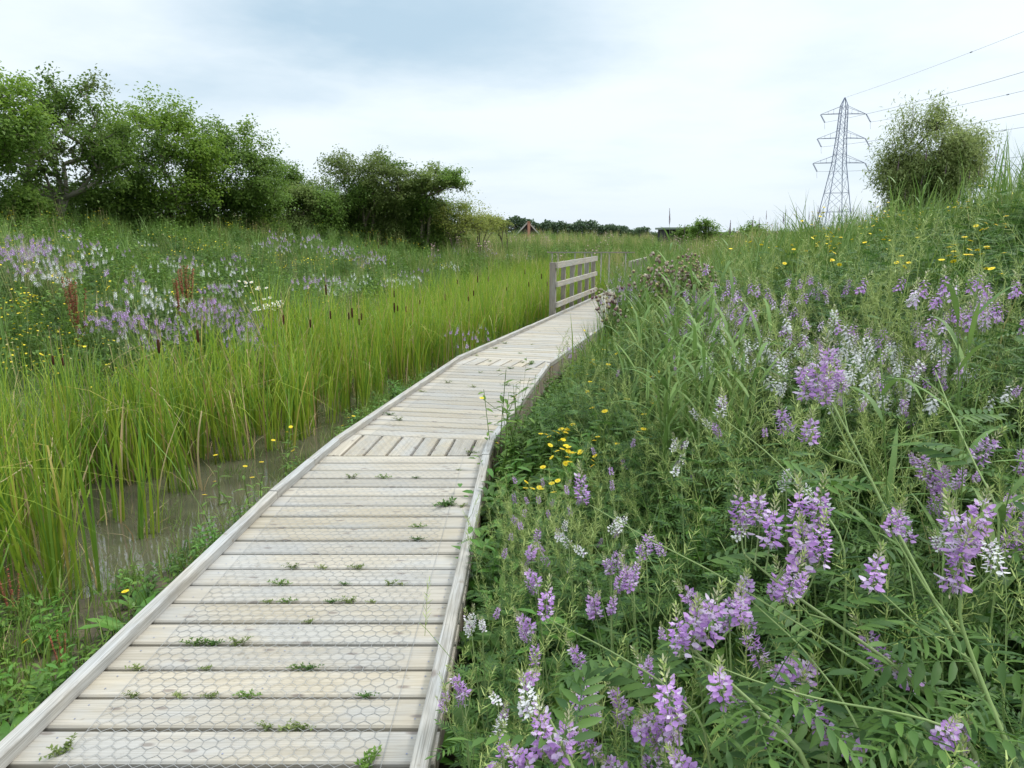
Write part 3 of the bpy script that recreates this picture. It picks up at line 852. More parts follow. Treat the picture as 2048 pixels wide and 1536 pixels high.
# ground-filling plants
def herb(n, h, mat, lw=.45, L=.05, spread=.12, per=9, hi=False):
    g = G()
    for s in range(n):
        a = random.uniform(0, 2 * pi); r = spread * math.sqrt(random.random()); hh = h * random.uniform(.55, 1.1)
        hd = random.uniform(0, 2 * pi); lean = random.uniform(0, .35) * hh
        p0 = np.array([r * cos(a), r * sin(a), -.02]); p1 = p0 + [lean * cos(hd), lean * sin(hd), hh]
        strip(g, [p0, (p0 + p1) / 2 + [0, 0, .02], p1], [.0016, .0014, .001], (-sin(hd), cos(hd), 0), mat)
        for k in range(per):
            f = (k + .6) / per; P = p0 + (p1 - p0) * f; ll = L * random.uniform(.7, 1.2) * (1.15 - .4 * f)
            lf = G(); leaf(lf, ll, ll * lw, mat, hi, curl=.3); v, q, m, _ = lf.arr()
            M = Rz(k * 2.4 + s) @ Ry(-random.uniform(-.2, .8)) @ Rx(random.uniform(-.4, .4)); g.add(v @ M.T + P, q, m)
    return g
def rue_fill(h, hi, n=4):
    """leafy goat's rue stems without flowers"""
    g = G()
    for s in range(n):
        hd = random.uniform(0, 2 * pi); rr = random.uniform(.1, .55) * h; hh = h * random.uniform(.6, 1.05)
        pts = curve3((0, 0, -.03), (rr * cos(hd), rr * sin(hd), hh), (0, 0, .1 * rr), 5)
        strip(g, pts, np.linspace(.003, .0015, 5), (-sin(hd), cos(hd), 0), 'rue_stem')
        for k in range(9 if hi else 7):
            f = .15 + .82 * (k + random.random() * .5) / 9; i = min(int(f * 4), 3); P = pts[i] + (pts[i + 1] - pts[i]) * (f * 4 - i)
            L = random.uniform(.10, .17) * (1.1 - .4 * f)
            pinnate(g, P, Rz(k * 2.4 + s) @ Ry(-random.uniform(-.15, .5)) @ Rx(random.uniform(-.4, .4)), L, L * .3, 5 if hi else 4, 'rue_leaf', hi)
    return g
def pod_fill(h, n=5):
    g = G()
    for s in range(n):
        hd = random.uniform(0, 2 * pi); rr = random.uniform(.1, .4) * h; hh = h * random.uniform(.7, 1.05)
        pts = curve3((0, 0, -.03), (rr * cos(hd), rr * sin(hd), hh), (0, 0, .1 * rr), 5)
        strip(g, pts, np.linspace(.0026, .0014, 5), (-sin(hd), cos(hd), 0), 'pod')
        for k in range(3):
            f = .6 + .4 * k / 2; i = min(int(f * 4), 3); P = pts[i] + (pts[i + 1] - pts[i]) * (f * 4 - i)
            v, q, m, _ = random.choice(PODS).arr(); a = random.uniform(0, 6.3)
            g.add(v @ frame_to((cos(a) * .6, sin(a) * .6, 1)).T + P, q, m)
        for k in range(4):
            f = .2 + .1 * k; i = min(int(f * 4), 3); P = pts[i]
            L = random.uniform(.08, .13); pinnate(g, P, Rz(k * 2.4 + s) @ Ry(-.3), L, L * .3, 4, 'rue_leaf', False)
    return g
def low_rue(white, h=.6, nsp=6):
    """far goat's rue: leafy mound with spikes held above"""
    g = G(); v, q, m, _ = rue_fill(h * .85, False, 4).arr(); g.add(v, q, m)
    for k in range(nsp):
        a = random.uniform(0, 6.3); r = random.uniform(.02, .28)
        v, q, m, _ = random.choice(LOW_W if white else LOW_L).arr()
        s = random.uniform(.9, 1.3); z = h * random.uniform(.78, 1.02)
        g.add(v @ (frame_to((random.gauss(0, .2), random.gauss(0, .2), 1)) * s).T + [r * cos(a), r * sin(a), z], q, m)
        strip(g, [(r * cos(a) * .3, r * sin(a) * .3, 0), (r * cos(a), r * sin(a), z)], [.0025, .0018], (-sin(a), cos(a), 0), 'rue_stem')
    return g
def dots(h, n, mat, r=.012, spread=.2, stem='herb_leaf'):
    """a weedy clump carrying n small round heads"""
    g = G(); v, q, m, _ = herb(5, h * .85, 'herb_leaf', .4, .05, spread * .6, 8).arr(); g.add(v, q, m)
    for k in range(n):
        a = random.uniform(0, 6.3); rr = spread * math.sqrt(random.random()); z = h * random.uniform(.82, 1.1); c = np.array([rr * cos(a), rr * sin(a), z])
        strip(g, [(c[0] * .4, c[1] * .4, 0), c], [.0015, .0012], (-sin(a), cos(a), 0), stem)
        an = np.arange(8) * pi / 4; M = frame_to((random.gauss(0, .35), random.gauss(0, .35), 1))
        ring = np.stack([np.cos(an) * r, np.sin(an) * r, an * 0], 1) @ M.T + c
        g.add(ring, [[0, 1, 2, 3], [0, 3, 4, 7], [4, 5, 6, 7]], mat)
    return g

T_RUE_HI = [rue_fill(random.uniform(.55, .8), True, 5) for _ in range(5)]
T_RUE_LO = [rue_fill(random.uniform(.5, .7), False, 4) for _ in range(5)]
T_POD = [pod_fill(random.uniform(.6, .8), 5) for _ in range(5)]
T_HERB = [herb(6, random.uniform(.25, .4), 'herb_leaf', .42, .055) for _ in range(4)] + [herb(6, .35, 'herb_dark', .5, .05) for _ in range(2)]
T_HERB_HI = [herb(6, random.uniform(.16, .30), random.choice(['herb_leaf', 'dock_leaf', 'herb_dark']), .34, .075, .1, 8, True) for _ in range(6)]
T_LOW = [herb(5, random.uniform(.07, .14), random.choice(['herb_leaf', 'herb_dark']), .45, .035, .09, 6) for _ in range(5)]
T_GRASS = [grass_tuft(26, random.uniform(.45, .7), ['grass', 'grass_blue', 'straw'], [.6, .33, .07]) for _ in range(5)]
T_GRASSB = [grass_tuft(26, random.uniform(.5, .75), ['grass_blue', 'grass'], [.8, .2], .010) for _ in range(4)]
T_STRAW = [grass_tuft(30, random.uniform(.5, .8), ['straw', 'grass'], [.6, .4], .008, .3) for _ in range(3)]
T_RL = [low_rue(False, random.uniform(.6, .8), random.randint(6, 9)) for _ in range(4)]
T_RW = [low_rue(True, random.uniform(.55, .7), random.randint(6, 9)) for _ in range(4)]
T_YD = [dots(random.uniform(.35, .55), random.randint(3, 7), 'yellow_petal', .0105, .18) for _ in range(4)]
T_SEED = [dots(.7, 8, 'straw', .010, .2, 'straw') for _ in range(2)]
T_PINK = [dots(.8, 14, 'pink_weed', .02, .25, 'pink_weed') for _ in range(2)]

def scatter(name, T, X, Y, s0, s1, tilt=.12, kind='stuff', zoff=0.0):
    """one object holding every plant of a mass too many to count"""
    g = G(); n = len(X)
    if n == 0: return
    Z = ground(X, Y) + zoff; P = np.stack([X, Y, Z], 1); ch = RG.integers(0, len(T), n); M = rnd_rot(n, tilt, s0, s1)
    for k, t in enumerate(T):
        i = ch == k
        g.inst(t, M[i], P[i])
    o = obj(name, g); tag(o, kind=kind)
    return o
def cand(x0, x1, y0, y1, dens, vz=.6):
    n = int((x1 - x0) * (y1 - y0) * dens); X = RG.uniform(x0, x1, n); Y = RG.uniform(y0, y1, n)
    k = in_view(X, Y, ground(X, Y) + vz) | in_view(X, Y, ground(X, Y))
    return X[k], Y[k]
def vnoise(X, Y, sc, seed):
    return .5 + .25 * (np.sin(X * sc + seed + 2 * np.sin(Y * sc * .7 + seed)) + np.sin(Y * sc * 1.3 + 1.7 * seed + 1.5 * np.sin(X * sc * .9)))

def patchy(X, Y, sc, seed):
    """0..1 choice numbers that vary in patches, kept evenly spread"""
    a = vnoise(X, Y, sc, seed) + .5 * vnoise(Y, X, sc * 2.1, seed + 3) + RG.random(len(X)) * .75
    return (np.argsort(np.argsort(a)) + .5) / max(len(X), 1)

def clear_cam(X, Y, r=.95): return (X ** 2 + Y ** 2) > r * r

# ---------------- undergrowth of the right bank
X, Y = cand(-.6, 7.5, .2, 6, 44); dr = X - Rx_(Y)
k = (dr > .03) & clear_cam(X, Y, .55); X, Y, dr = X[k], Y[k], dr[k]
near = Y < 6
low = dr < .55 + .22 * np.sin(Y * 2)
w = vnoise(X, Y, 1.3, 2.0)
scatter('low_herbs', T_HERB_HI, X[low], Y[low], 1.0, 1.7, .2)
hi_ = ~low; a = w[hi_]; XX, YY = X[hi_], Y[hi_]
kk = RG.random(len(XX)) < .62
scatter('leafy_undergrowth', T_RUE_HI, XX[kk], YY[kk], .7, 1.0, .2)
kp = ~kk & (RG.random(len(XX)) < .10 + .35 * (YY > 2.2) * (XX < 2.2))
scatter('seeding_undergrowth', T_POD, XX[kp], YY[kp], .8, 1.1, .2)
kg = ~kk & ~kp & (RG.random(len(XX)) < .5)
scatter('bank_herbs', T_HERB_HI, XX[kg], YY[kg], 1.0, 1.8, .2)
kg = ~kk & ~kp & ~kg & (XX > 0)
scatter('bank_grass', T_GRASSB, XX[kg], YY[kg], .7, 1.0, .2)
# right bank, middle and far
X, Y = cand(0, 22, 6, 26, 22); dr = X - Rx_(Y)
k = dr > .06; X, Y, dr = X[k], Y[k], dr[k]
d = np.hypot(X, Y); k = RG.random(len(X)) < np.clip(1.25 - d / 26, .35, 1) * np.where(dr > 7.5, .3, 1); X, Y, dr = X[k], Y[k], dr[k]
u = patchy(X, Y, 1.1, 4.1)
lw = dr < .5
scatter('verge_herbs', T_HERB, X[lw], Y[lw], .8, 1.2)
r_ = ~lw
def pick(lo, hi, extra=True): return r_ & (u >= lo) & (u < hi) & extra
scatter('meadow_herbs', T_HERB, *[a[pick(0, .34)] for a in (X, Y)], 1.2, 1.9, .15)
scatter('meadow_grass', T_GRASS, *[a[pick(.34, .52)] for a in (X, Y)], .9, 1.3, .15)
scatter('tall_grass', T_GRASSB, *[a[pick(.52, .66)] for a in (X, Y)], 1.0, 1.5, .15)
scatter('goats_rue_leaves', T_RUE_LO, *[a[pick(.66, .86)] for a in (X, Y)], .8, 1.2, .15)
scatter('small_yellow_flowers', T_YD, *[a[pick(.86, .945)] for a in (X, Y)], 1.1, 1.7, .15)
scatter('seed_grass', T_SEED, *[a[pick(.945, .965)] for a in (X, Y)], .9, 1.2, .15)

X, Y = cand(-.3, 4.5, 3.0, 12.5, 90, .0); dr = X - Rx_(Y)
k = (dr > .07) & (dr < .9) & (RG.random(len(X)) < 1.1 - dr); X, Y = X[k], Y[k]
T_GREEN = [herb(6, random.uniform(.14, .26), random.choice(['dock_leaf', 'herb_leaf']), .38, .06, .1, 8, Y.size > 0 and j < 3) for j in range(6)]
scatter('lush_verge', T_GREEN, X, Y, .9, 1.35, .2)
# tall growth crowding the far right edge of the boardwalk
X, Y = cand(0, 5, 11.3, 18, 60); dr = X - Rx_(Y)
k = (dr > .04 + np.clip(13 - Y, 0, 2) * .12) & (dr < .85); X, Y = X[k], Y[k]; u = RG.random(len(X))
scatter('verge_growth', T_HERB, X[u < .5], Y[u < .5], 1.7, 2.6, .2)
scatter('verge_grass', T_GRASSB, X[u > .5], Y[u > .5], 1.4, 2.1, .2)
# ---------------- left bank
X, Y = cand(-22, 2, 3, 34, 20); db = Bx(Y) - X
k = db > -.15; X, Y, db = X[k], Y[k], db[k]
d = np.hypot(X, Y); k = (RG.random(len(X)) < np.clip(1.3 - d / 30, .3, 1)) & (db < 14); X, Y, db = X[k], Y[k], db[k]
u = patchy(X, Y, .9, 1.0); r_ = np.ones(len(X), bool)
scatter('meadow_herbs', T_HERB, *[a[pick(0, .44)] for a in (X, Y)], 1.1, 1.9, .2)
scatter('meadow_grass', T_GRASS, *[a[pick(.44, .62)] for a in (X, Y)], .8, 1.15, .15)
scatter('tall_grass', T_GRASSB, *[a[pick(.62, .70)] for a in (X, Y)], .8, 1.15, .15)
scatter('goats_rue_leaves', T_RUE_LO, *[a[pick(.70, .86)] for a in (X, Y)], .8, 1.2, .2)
scatter('small_yellow_flowers', T_YD, *[a[pick(.86, .955)] for a in (X, Y)], 1.0, 1.4, .15)
scatter('seed_grass', T_SEED, *[a[pick(.955, .99)] for a in (X, Y)], .8, 1.1, .15)
# far meadow
X, Y = cand(-26, 34, 21, 66, 7, .8); k = RG.random(len(X)) < np.clip(1.6 - Y / 45, .25, 1); X, Y = X[k], Y[k]
k = (X < Bx(Y) - 3) & (Y < 30); X, Y = X[~k], Y[~k]
u = RG.random(len(X)); w = vnoise(X, Y, .25, 3.0); r_ = np.ones(len(X), bool)
scatter('far_grass', T_GRASS, *[a[pick(0, .45)] for a in (X, Y)], 1.1, 1.9, .15)
scatter('far_dry_grass', T_STRAW, *[a[pick(.45, .85, w > .45)] for a in (X, Y)], 1.0, 1.7, .15)
scatter('far_herbs', T_HERB, *[a[pick(.45, .85, w <= .45)] for a in (X, Y)], 1.6, 2.6, .15)
scatter('far_herbs', T_HERB, *[a[pick(.85, .98)] for a in (X, Y)], 1.8, 2.8, .15)
kk = pick(.98, 1)
scatter('pink_seed_weeds', T_PINK, *[a[kk] for a in (X, Y)], .9, 1.4, .15)
# strip between the boardwalk and the reeds
X, Y = cand(-6, 2.2, 1, 20, 80, .1); dl = Lx(Y) - X
edge = np.interp(Y, [0, 2.8, 3.7, 5.6, 7, 10, 14], [2.2, 1.7, .48, .50, .8, .8, .7]) + .12 * np.sin(Y * 1.7 + 1) + .08 * np.sin(Y * 4.1)
k = (dl > .08) & (dl < edge) & (RG.random(len(X)) < 1.2 - dl / edge * .8); X, Y = X[k], Y[k]; kk = RG.random(len(X)) < .42
scatter('verge_herbs', T_HERB_HI, X[kk], Y[kk], .45, .85)
scatter('low_herbs', T_LOW, X[~kk], Y[~kk], .7, 1.4)
X, Y = cand(-6, 2.2, 1, 20, 60, .1); dl = Lx(Y) - X
k = (dl > .3) & (dl < np.interp(Y, [0, 3, 4, 30], [2.3, 1.7, 1.25, 1.25])) & (RG.random(len(X)) < np.where(Y < 3.7, 1, .55)); X, Y = X[k], Y[k]
g_th = [grass_tuft(16, .17, ['grass', 'herb_leaf'], [.6, .4], .004, .9) for _ in range(4)]
scatter('thin_grass', g_th, X, Y, .6, 1.5)

# ---------------- reed bed
def Ix(y): return Lx(y) - np.interp(y, [0, 3.4, 4.1, 5.3, 6.2, 10, 13, 16, 30], [.80, .78, 1.15, 1.10, .80, .50, .25, .2, .2]) - .06 * np.sin(y * 5)
X, Y = cand(-8, 3, 2.0, 27, 36, 1.0)
k = (X < Ix(Y) - .02) & (X > Bx(Y) - .35 - .2 * np.sin(Y * 3))
X, Y = X[k], Y[k]
fr_ = (Ix(Y) - X)
k = (RG.random(len(X)) < np.clip(.30 + fr_ * .9, 0, 1) * np.where(Y < 5.5, .85, .9)); X, Y = X[k], Y[k]
# a few lone clumps out in the open water, then gaps between the nearest clumps
X = np.append(X, [-1.98, -2.30, -2.38]); Y = np.append(Y, [4.62, 4.2, 5.0])
# gaps
k = ~((Y > 4.2) & (Y < 6.2) & (X > -3.0) & (RG.random(len(X)) < .30)); X, Y = X[k], Y[k]
for (wx, wy, wr) in [(-2.12, 4.82, .17), (-2.5, 4.1, .15)]:
    k = (X - wx) ** 2 + ((Y - wy) * .8) ** 2 > wr * wr; X, Y = X[k], Y[k]
o = np.argsort(np.hypot(X, Y)); X, Y = X[o], Y[o]
RM = [mesh_from('reed_leaves', g) for g in REEDS]
NI = 90
for x, y in zip(X[:NI], Y[:NI]):
    t = obj('reed_clump', random.choice(RM), None, (x, y, WATER - .05), (random.gauss(0, .06), random.gauss(0, .06), random.uniform(0, 6.3)), random.uniform(.78, 1.02))
    tag(t, 'clump of upright yellow green reed leaves standing in the shallow water beside the boardwalk', 'reeds', 'reed clumps standing in the shallow water')
X, Y = X[NI:], Y[NI:]
g = G(); ch = RG.integers(0, len(REEDS), len(X)); M = rnd_rot(len(X), .09, .72, 1.1) * (.80 + .3 * vnoise(X, Y, 1.6, 5.0))[:, None, None]
sc_ = np.interp(Y, [0, 8, 14, 27], [1, 1, .95, .85]); M = M * sc_[:, None, None]
P = np.stack([X, Y, np.maximum(ground(X, Y), WATER) - .05], 1)
for i, t in enumerate(REEDS): g.inst(t, M[ch == i], P[ch == i])
tag(obj('reed_bed', g), kind='stuff')

# bulrushes with brown heads
def cattail(h):
    st, hd, lf = G(), G(), G()
    b = random.gauss(0, .03)
    tube(st, [(0, 0, 0), (b, 0, h * .55), (b * 1.6, b, h)], [.005, .004, .0035], 'reed_deep', 4)
    tube(st, [(b * 1.6, b, h), (b * 1.6, b, h + .30)], [.003, .0015], 'reed_dry', 3)
    c = np.array([b * 1.6, b, h]); L = random.uniform(.09, .125)
    tube(hd, [c + [0, 0, -.004], c + [0, 0, .008], c + [0, 0, L * .5], c + [0, 0, L - .01], c + [0, 0, L]], [.004, .010, .011, .010, .003], 'cattail_brown', 8)
    for k in range(5): blade(lf, (0, 0, 0), random.uniform(0, 6.3), h * random.uniform(.8, 1.12), .013, random.uniform(.02, .15), 'reed_leaf', 6)
    return mesh_from('stem', st), mesh_from('seed_head', hd), mesh_from('foliage', lf), h
CAT = [cattail(1.0) for _ in range(4)]
heads = [(121, 716, .7), (104, 714, .7), (307, 690, .8), (408, 668, .85), (574, 633, .85), (623, 643, .85), (665, 626, .85), (718, 640, .85), (732, 630, .85), (785, 616, .85), (793, 613, .9),
         (816, 616, .85), (797, 583, .9), (891, 592, .85), (914, 559, .9), (947, 556, .9), (949, 584, .85), (935, 596, .85), (975, 554, .9), (1048, 541, .9), (1060, 568, .85), (1085, 552, .9),
         (1092, 567, .85), (646, 576, 1.0), (691, 627, .85), (706, 622, .85), (734, 490, 1.3), (741, 487, 1.3), (752, 494, 1.3), (763, 486, 1.3), (775, 487, 1.3), (754, 480, 1.35), (838, 600, .9), (1012, 575, .8)]
for (hx, hy, hz) in heads:
    zq = hz - .06
    while True:
        P = px(hx, hy, zq); x, y = P[0], P[1]
        if x < float(Ix(y)) - .05 or zq < .35 or hz > 1.1: break
        zq -= .03
    zb = max(float(ground(x, y)), WATER)
    if hz > 1.1:
        x, y, zb, ht = place(hx, hy, .8); top = zb + ht
    else: top = zq
    c = random.choice(CAT); s = max(.35, (top - zb) / (c[3] + .06))
    where = 'on the flowery bank' if hz > 1.1 else 'in the reed bed'
    t = thing('bulrush', f'thin bulrush stem with a dark brown sausage-shaped seed head {where}', 'bulrush', (x, y, zb), random.uniform(0, 6.3), 'bulrushes ' + where)
    for nme, me in zip(('stem', 'seed_head', 'foliage'), c[:3]):
        q = obj(nme, me, t); q.scale = (1, 1, s) if nme != 'seed_head' else (1, 1, 1)
        if nme == 'seed_head':
            hs_ = random.uniform(.65, 1.0); q.scale = (hs_, hs_, hs_); q.location = (0, 0, s - hs_)

# ------------------------------------------------------------------ flowering goat's rue, plant by plant
RUE = [make_rue(random.uniform(.8, .98), False, True, pods=p, flw=.6, lean=l) for p, l in ((.35, .12), (.5, .2), (.3, .05), (.55, .15), (.4, .1), (.6, 0))]
RUEW = [make_rue(random.uniform(.7, .85), True, True, pods=p, flw=.6, lean=.08) for p in (.3, .5, .4)]
RUEP = [make_rue(random.uniform(.75, .9), False, True, pods=.95, flw=.12, lean=.1) for p in range(3)]
GN = 'goat\'s rue plants flowering on the bank'
LB_L = 'lilac flowering goat\'s rue bush on the bank right of the boardwalk'
LB_W = 'white flowering goat\'s rue bush on the bank right of the boardwalk'
LB_P = 'goat\'s rue bush with pale yellow green seed pods beside the boardwalk'
def lilac_at(x, y):
    return vnoise(np.array(x), np.array(y), 1.5, 8.0)
pts = []
def poisson(x0, x1, y0, y1, r, tries, ok):
    out = []
    for _ in range(tries):
        x, y = random.uniform(x0, x1), random.uniform(y0, y1)
        if ok(x, y) and all((x - a) ** 2 + (y - b) ** 2 > r * r for a, b in out): out.append((x, y))
    return out
def ok1(x, y):
    dr = x - float(Rx_(y))
    if dr < .62 + (.15 if y > 2 else 0): return False
    if math.hypot(x, y) < 1.05: return False
    if 3.2 < y and dr < .6 + .5 * min(1, (y - 3.2) / 2): return False
    return bool(in_view(np.array(x), np.array(y), np.array(float(ground(x, y)) + .8), .1, .3))
for (x, y) in poisson(-.2, 5.2, .3, 5.2, .33, 6000, ok1):
    d = math.hypot(x, y); dr = x - float(Rx_(y))
    zt = float(ground(x, y))
    # pods beside the boardwalk, then a band of white, then mostly leaves with few flowers; lilac nearest the camera
    zc = y * cos(TH) + (CAMZ - zt - .8) * sin(TH); vy = 470 + (CAMZ - zt - .8) * 1450 / max(zc, .2); vx = 1024 + x / max(zc, .2) * F
    r = random.random(); upper = None
    if vy < 640: continue
    if vx < 1420 and vy < 930:
        if r < .6: put_rue(random.choice(RUEP), x, y, LB_P, 'goat\'s rue in seed beside the boardwalk', random.uniform(.6, .85))
    elif vy < 735:
        if r < .36: put_rue(random.choice(RUEW), x, y, LB_W, 'white ' + GN, random.uniform(.75, .95))
        elif r < .42: put_rue(random.choice(RUE), x, y, LB_L.replace('right of the boardwalk', 'higher up on the right'), 'lilac goat\'s rue higher up the bank', random.uniform(.7, .9))
        elif r < .85: put_rue(random.choice(RUEP), x, y, LB_P.replace('beside the boardwalk', 'higher up the bank on the right'), 'goat\'s rue in seed on the bank', random.uniform(.7, .9))
    elif vy < 930:
        if r < .22: put_rue(random.choice(RUEW), x, y, LB_W, 'white ' + GN, random.uniform(.7, .9))
        elif r < .30: put_rue(random.choice(RUE), x, y, LB_L.replace('right of the boardwalk', 'higher up on the right'), 'lilac goat\'s rue higher up the bank', random.uniform(.7, .85))
        elif r < .85: put_rue(random.choice(RUEP), x, y, LB_P.replace('beside the boardwalk', 'higher up the bank on the right'), 'goat\'s rue in seed on the bank', random.uniform(.7, .9))
    else:
        if r < .22: put_rue(random.choice(RUEP), x, y, LB_P.replace('beside the boardwalk', 'in front of the camera'), 'goat\'s rue in seed in the foreground', random.uniform(.7, .9))
        elif r < .25: put_rue(random.choice(RUEW), x, y, LB_W.replace('on the bank', 'low in the foreground'), 'white goat\'s rue in the foreground', random.uniform(.7, .85))
        elif r < .47: put_rue(random.choice(RUE), x, y, LB_L.replace('on the bank', 'in the foreground'), 'lilac goat\'s rue in the foreground', random.uniform(.78, .95) if d > 1.5 else random.uniform(.72, .86))
# middle distance: simpler plants, still one by one
def mid_rue(g, white):
    return mesh_from('leaves_and_flowers', g)
MRL = [mesh_from('goats_rue', g) for g in T_RL]; MRW = [mesh_from('goats_rue', g) for g in T_RW]; MYD = [mesh_from('yellow_weed', g) for g in T_YD]
def put_mid(white, x, y, label, group, sc=1.0):
    o = obj('flowering_plant', random.choice(MRW if white else MRL), None, (x, y, float(ground(x, y)) - .02), (0, 0, random.uniform(0, 6.3)), sc)
    return tag(o, label, 'plant', group)
def patch(px_, py_, rx, ry, n, white, label, group, h=.7, s0=.85, s1=1.2, wmix=0.0):
    for _ in range(n):
        a = random.uniform(0, 2 * pi); r = math.sqrt(random.random())
        x, y, z, hh = place(px_ + rx * r * cos(a), py_ + ry * r * sin(a), h)
        w = white if random.random() > wmix else not white
        lab = label.replace('white', 'lilac') if (white and not w) else (label.replace('lilac', 'white') if (not white and w) else label)
        gr = group.replace('white', 'lilac') if (white and not w) else (group.replace('lilac', 'white') if (not white and w) else group)
        put_mid(w, x, y, lab, gr, random.uniform(s0, s1))
RB = 'on the right bank among tall grass'
for (a, b, c, d, n, w, mx) in [(1500, 575, 130, 34, 8, False, .2), (1700, 605, 120, 22, 6, False, .6), (1620, 648, 180, 18, 10, True, .25), (1960, 580, 90, 36, 6, False, .3),
                               (1870, 650, 160, 20, 6, True, .5), (1250, 545, 50, 22, 5, False, .2), (1440, 610, 60, 30, 8, False, .3), (1235, 520, 30, 8, 3, True, 0), (1640, 540, 60, 12, 2, False, 0)]:
    lab = ('white' if w else 'lilac') + ' flowered goat\'s rue ' + RB
    patch(a, b, c, d, n, w, lab, ('white' if w else 'lilac') + ' goat\'s rue ' + RB, .72, .8, 1.1, mx)
LBK = 'on the left bank beyond the reeds'
for (a, b, c, d, n, w, mx) in [(50, 500, 60, 20, 18, False, .1), (160, 470, 150, 30, 12, True, .4), (150, 520, 50, 22, 8, True, .3), (300, 570, 70, 22, 12, True, .15), (410, 605, 48, 18, 16, False, .05), (500, 640, 46, 24, 16, False, .05),
                               (235, 625, 50, 20, 10, False, .1), (440, 560, 40, 14, 6, True, .2), (590, 470, 70, 10, 12, True, .4), (670, 495, 50, 8, 10, False, .1), (640, 560, 50, 12, 6, False, .4), (740, 510, 40, 12, 8, False, .2),
                               (800, 540, 50, 14, 9, False, .4), (880, 520, 40, 12, 6, True, .5), (960, 500, 60, 12, 8, False, .4), (470, 515, 60, 16, 5, False, .4), (340, 500, 80, 20, 5, False, .5), (30, 470, 50, 30, 5, True, .4),
                               (1050, 505, 40, 6, 5, False, .5), (320, 645, 50, 18, 9, False, .1), (540, 480, 40, 8, 4, True, .3), (700, 540, 60, 14, 5, True, .4)]:
    lab = ('white' if w else 'lilac') + ' flowered goat\'s rue ' + LBK
    patch(a, b, c, d, n, w, lab, ('white' if w else 'lilac') + ' goat\'s rue ' + LBK, .66, .75, 1.0, mx)
# lilac sprays that lean over the boardwalk and into the reeds
for (hx, hy, z, lab) in [(1128, 640, .42, 'lilac'), (1150, 628, .45, 'lilac'), (1105, 660, .36, 'lilac')]:
    P = px(hx + 30, hy, z); put_mid(False, max(P[0], float(Rx_(P[1])) + .1), P[1], 'slender lilac spikes leaning over the far end of the boardwalk', 'lilac spikes leaning over the boardwalk', .62)
for (hx, hy) in [(915, 620), (945, 632), (960, 605)]:
    P = px(hx, hy, .5); put_mid(False, P[0], P[1], 'small lilac flowering plant among the reeds near the boardwalk', 'lilac plants among the reeds', .75)

# three tall leaning flower stems close to the camera
def pxd(x, y, zc):
    d = pixdir(x, y); return np.array([d[0] * zc, d[1] * zc, CAMZ + d[2] * zc])
def hero(ctrl, brs, label, name='flowering_plant', rad=.0048, leaves=9, white=False):
    pts = [pxd(*c) for c in ctrl]; b = pts[-1].copy(); base = np.array([b[0] + .05, b[1] + .05, float(ground(b[0] + .05, b[1] + .05)) - .03]); pts.append(base)
    pts = np.array(pts[::-1])
    # smooth
    s = np.linspace(0, len(pts) - 1, 22); P = np.stack([np.interp(s, range(len(pts)), pts[:, i]) for i in range(3)], 1)
    for _ in range(2): P[1:-1] = (P[:-2] + 2 * P[1:-1] + P[2:]) / 4
    t = thing(name, label, 'plant', tuple(base))
    P = P - base
    st, fo = G(), G(); tube(st, P, np.linspace(rad, rad * .42, 22), 'rue_stem', 6)
    for k in range(leaves):
        i = int(5 + 13 * k / leaves); L = random.uniform(.12, .18)
        pinnate(fo, P[i], Rz(random.uniform(0, 6.3)) @ Ry(-random.uniform(-.2, .4)) @ Rx(random.uniform(-.4, .4)), L, L * .30, 6, 'rue_leaf', True)
    sp = []
    for (i, tip, w, s) in brs:
        e = pxd(*tip) - base
        m = (P[i] + e) / 2 + np.array([0, 0, -.012]); tube(st, [P[i], m, e], [rad * .45, rad * .36, rad * .28], 'rue_stem', 5)
        sp.append((e, w, s))
        lf = G()
    obj('stem', st, t); obj('foliage', fo, t)
    for e, w, s in sp:
        d = (random.gauss(0, .16) - .05, random.gauss(0, .16), 1)
        obj('flower_spike', (SPM_W if w else SPM_L)[random.randrange(2 if w else 4)], t, tuple(e), R_euler(frame_to(d) @ Rz(random.uniform(0, 6))), s * .85)
    return t
hero([(1660, 800, 1.48), (1715, 900, 1.45), (1760, 1000, 1.42), (1830, 1130, 1.36), (1900, 1260, 1.30), (1990, 1420, 1.22), (2070, 1600, 1.15)],
     [(21, (1640, 780, 1.48), 0, 1.0), (21, (1612, 790, 1.47), 0, 1.0), (20, (1663, 768, 1.49), 0, 1.15), (19, (1684, 775, 1.5), 0, .75), (17, (1573, 858, 1.44), 0, .85), (17, (1618, 880, 1.44), 0, .9), (16, (1650, 800, 1.44), 0, .9)],
     'tallest lilac goat\'s rue stem on the right, leaning left with a cluster of spikes')
hero([(1930, 1150, 1.12), (1915, 1230, 1.13), (1950, 1330, 1.12), (2010, 1480, 1.08), (2060, 1600, 1.05)],
     [(21, (1905, 1170, 1.10), 0, 1.15), (21, (1925, 1100, 1.12), 0, 1.2), (20, (1950, 1060, 1.13), 0, .9), (19, (1990, 1140, 1.12), 1, .9), (15, (1780, 1060, 1.2), 0, .7), (13, (1745, 1170, 1.2), 0, .9)],
     'large pale lilac flower spike near the lower right, drooping over dark leaves', leaves=6)
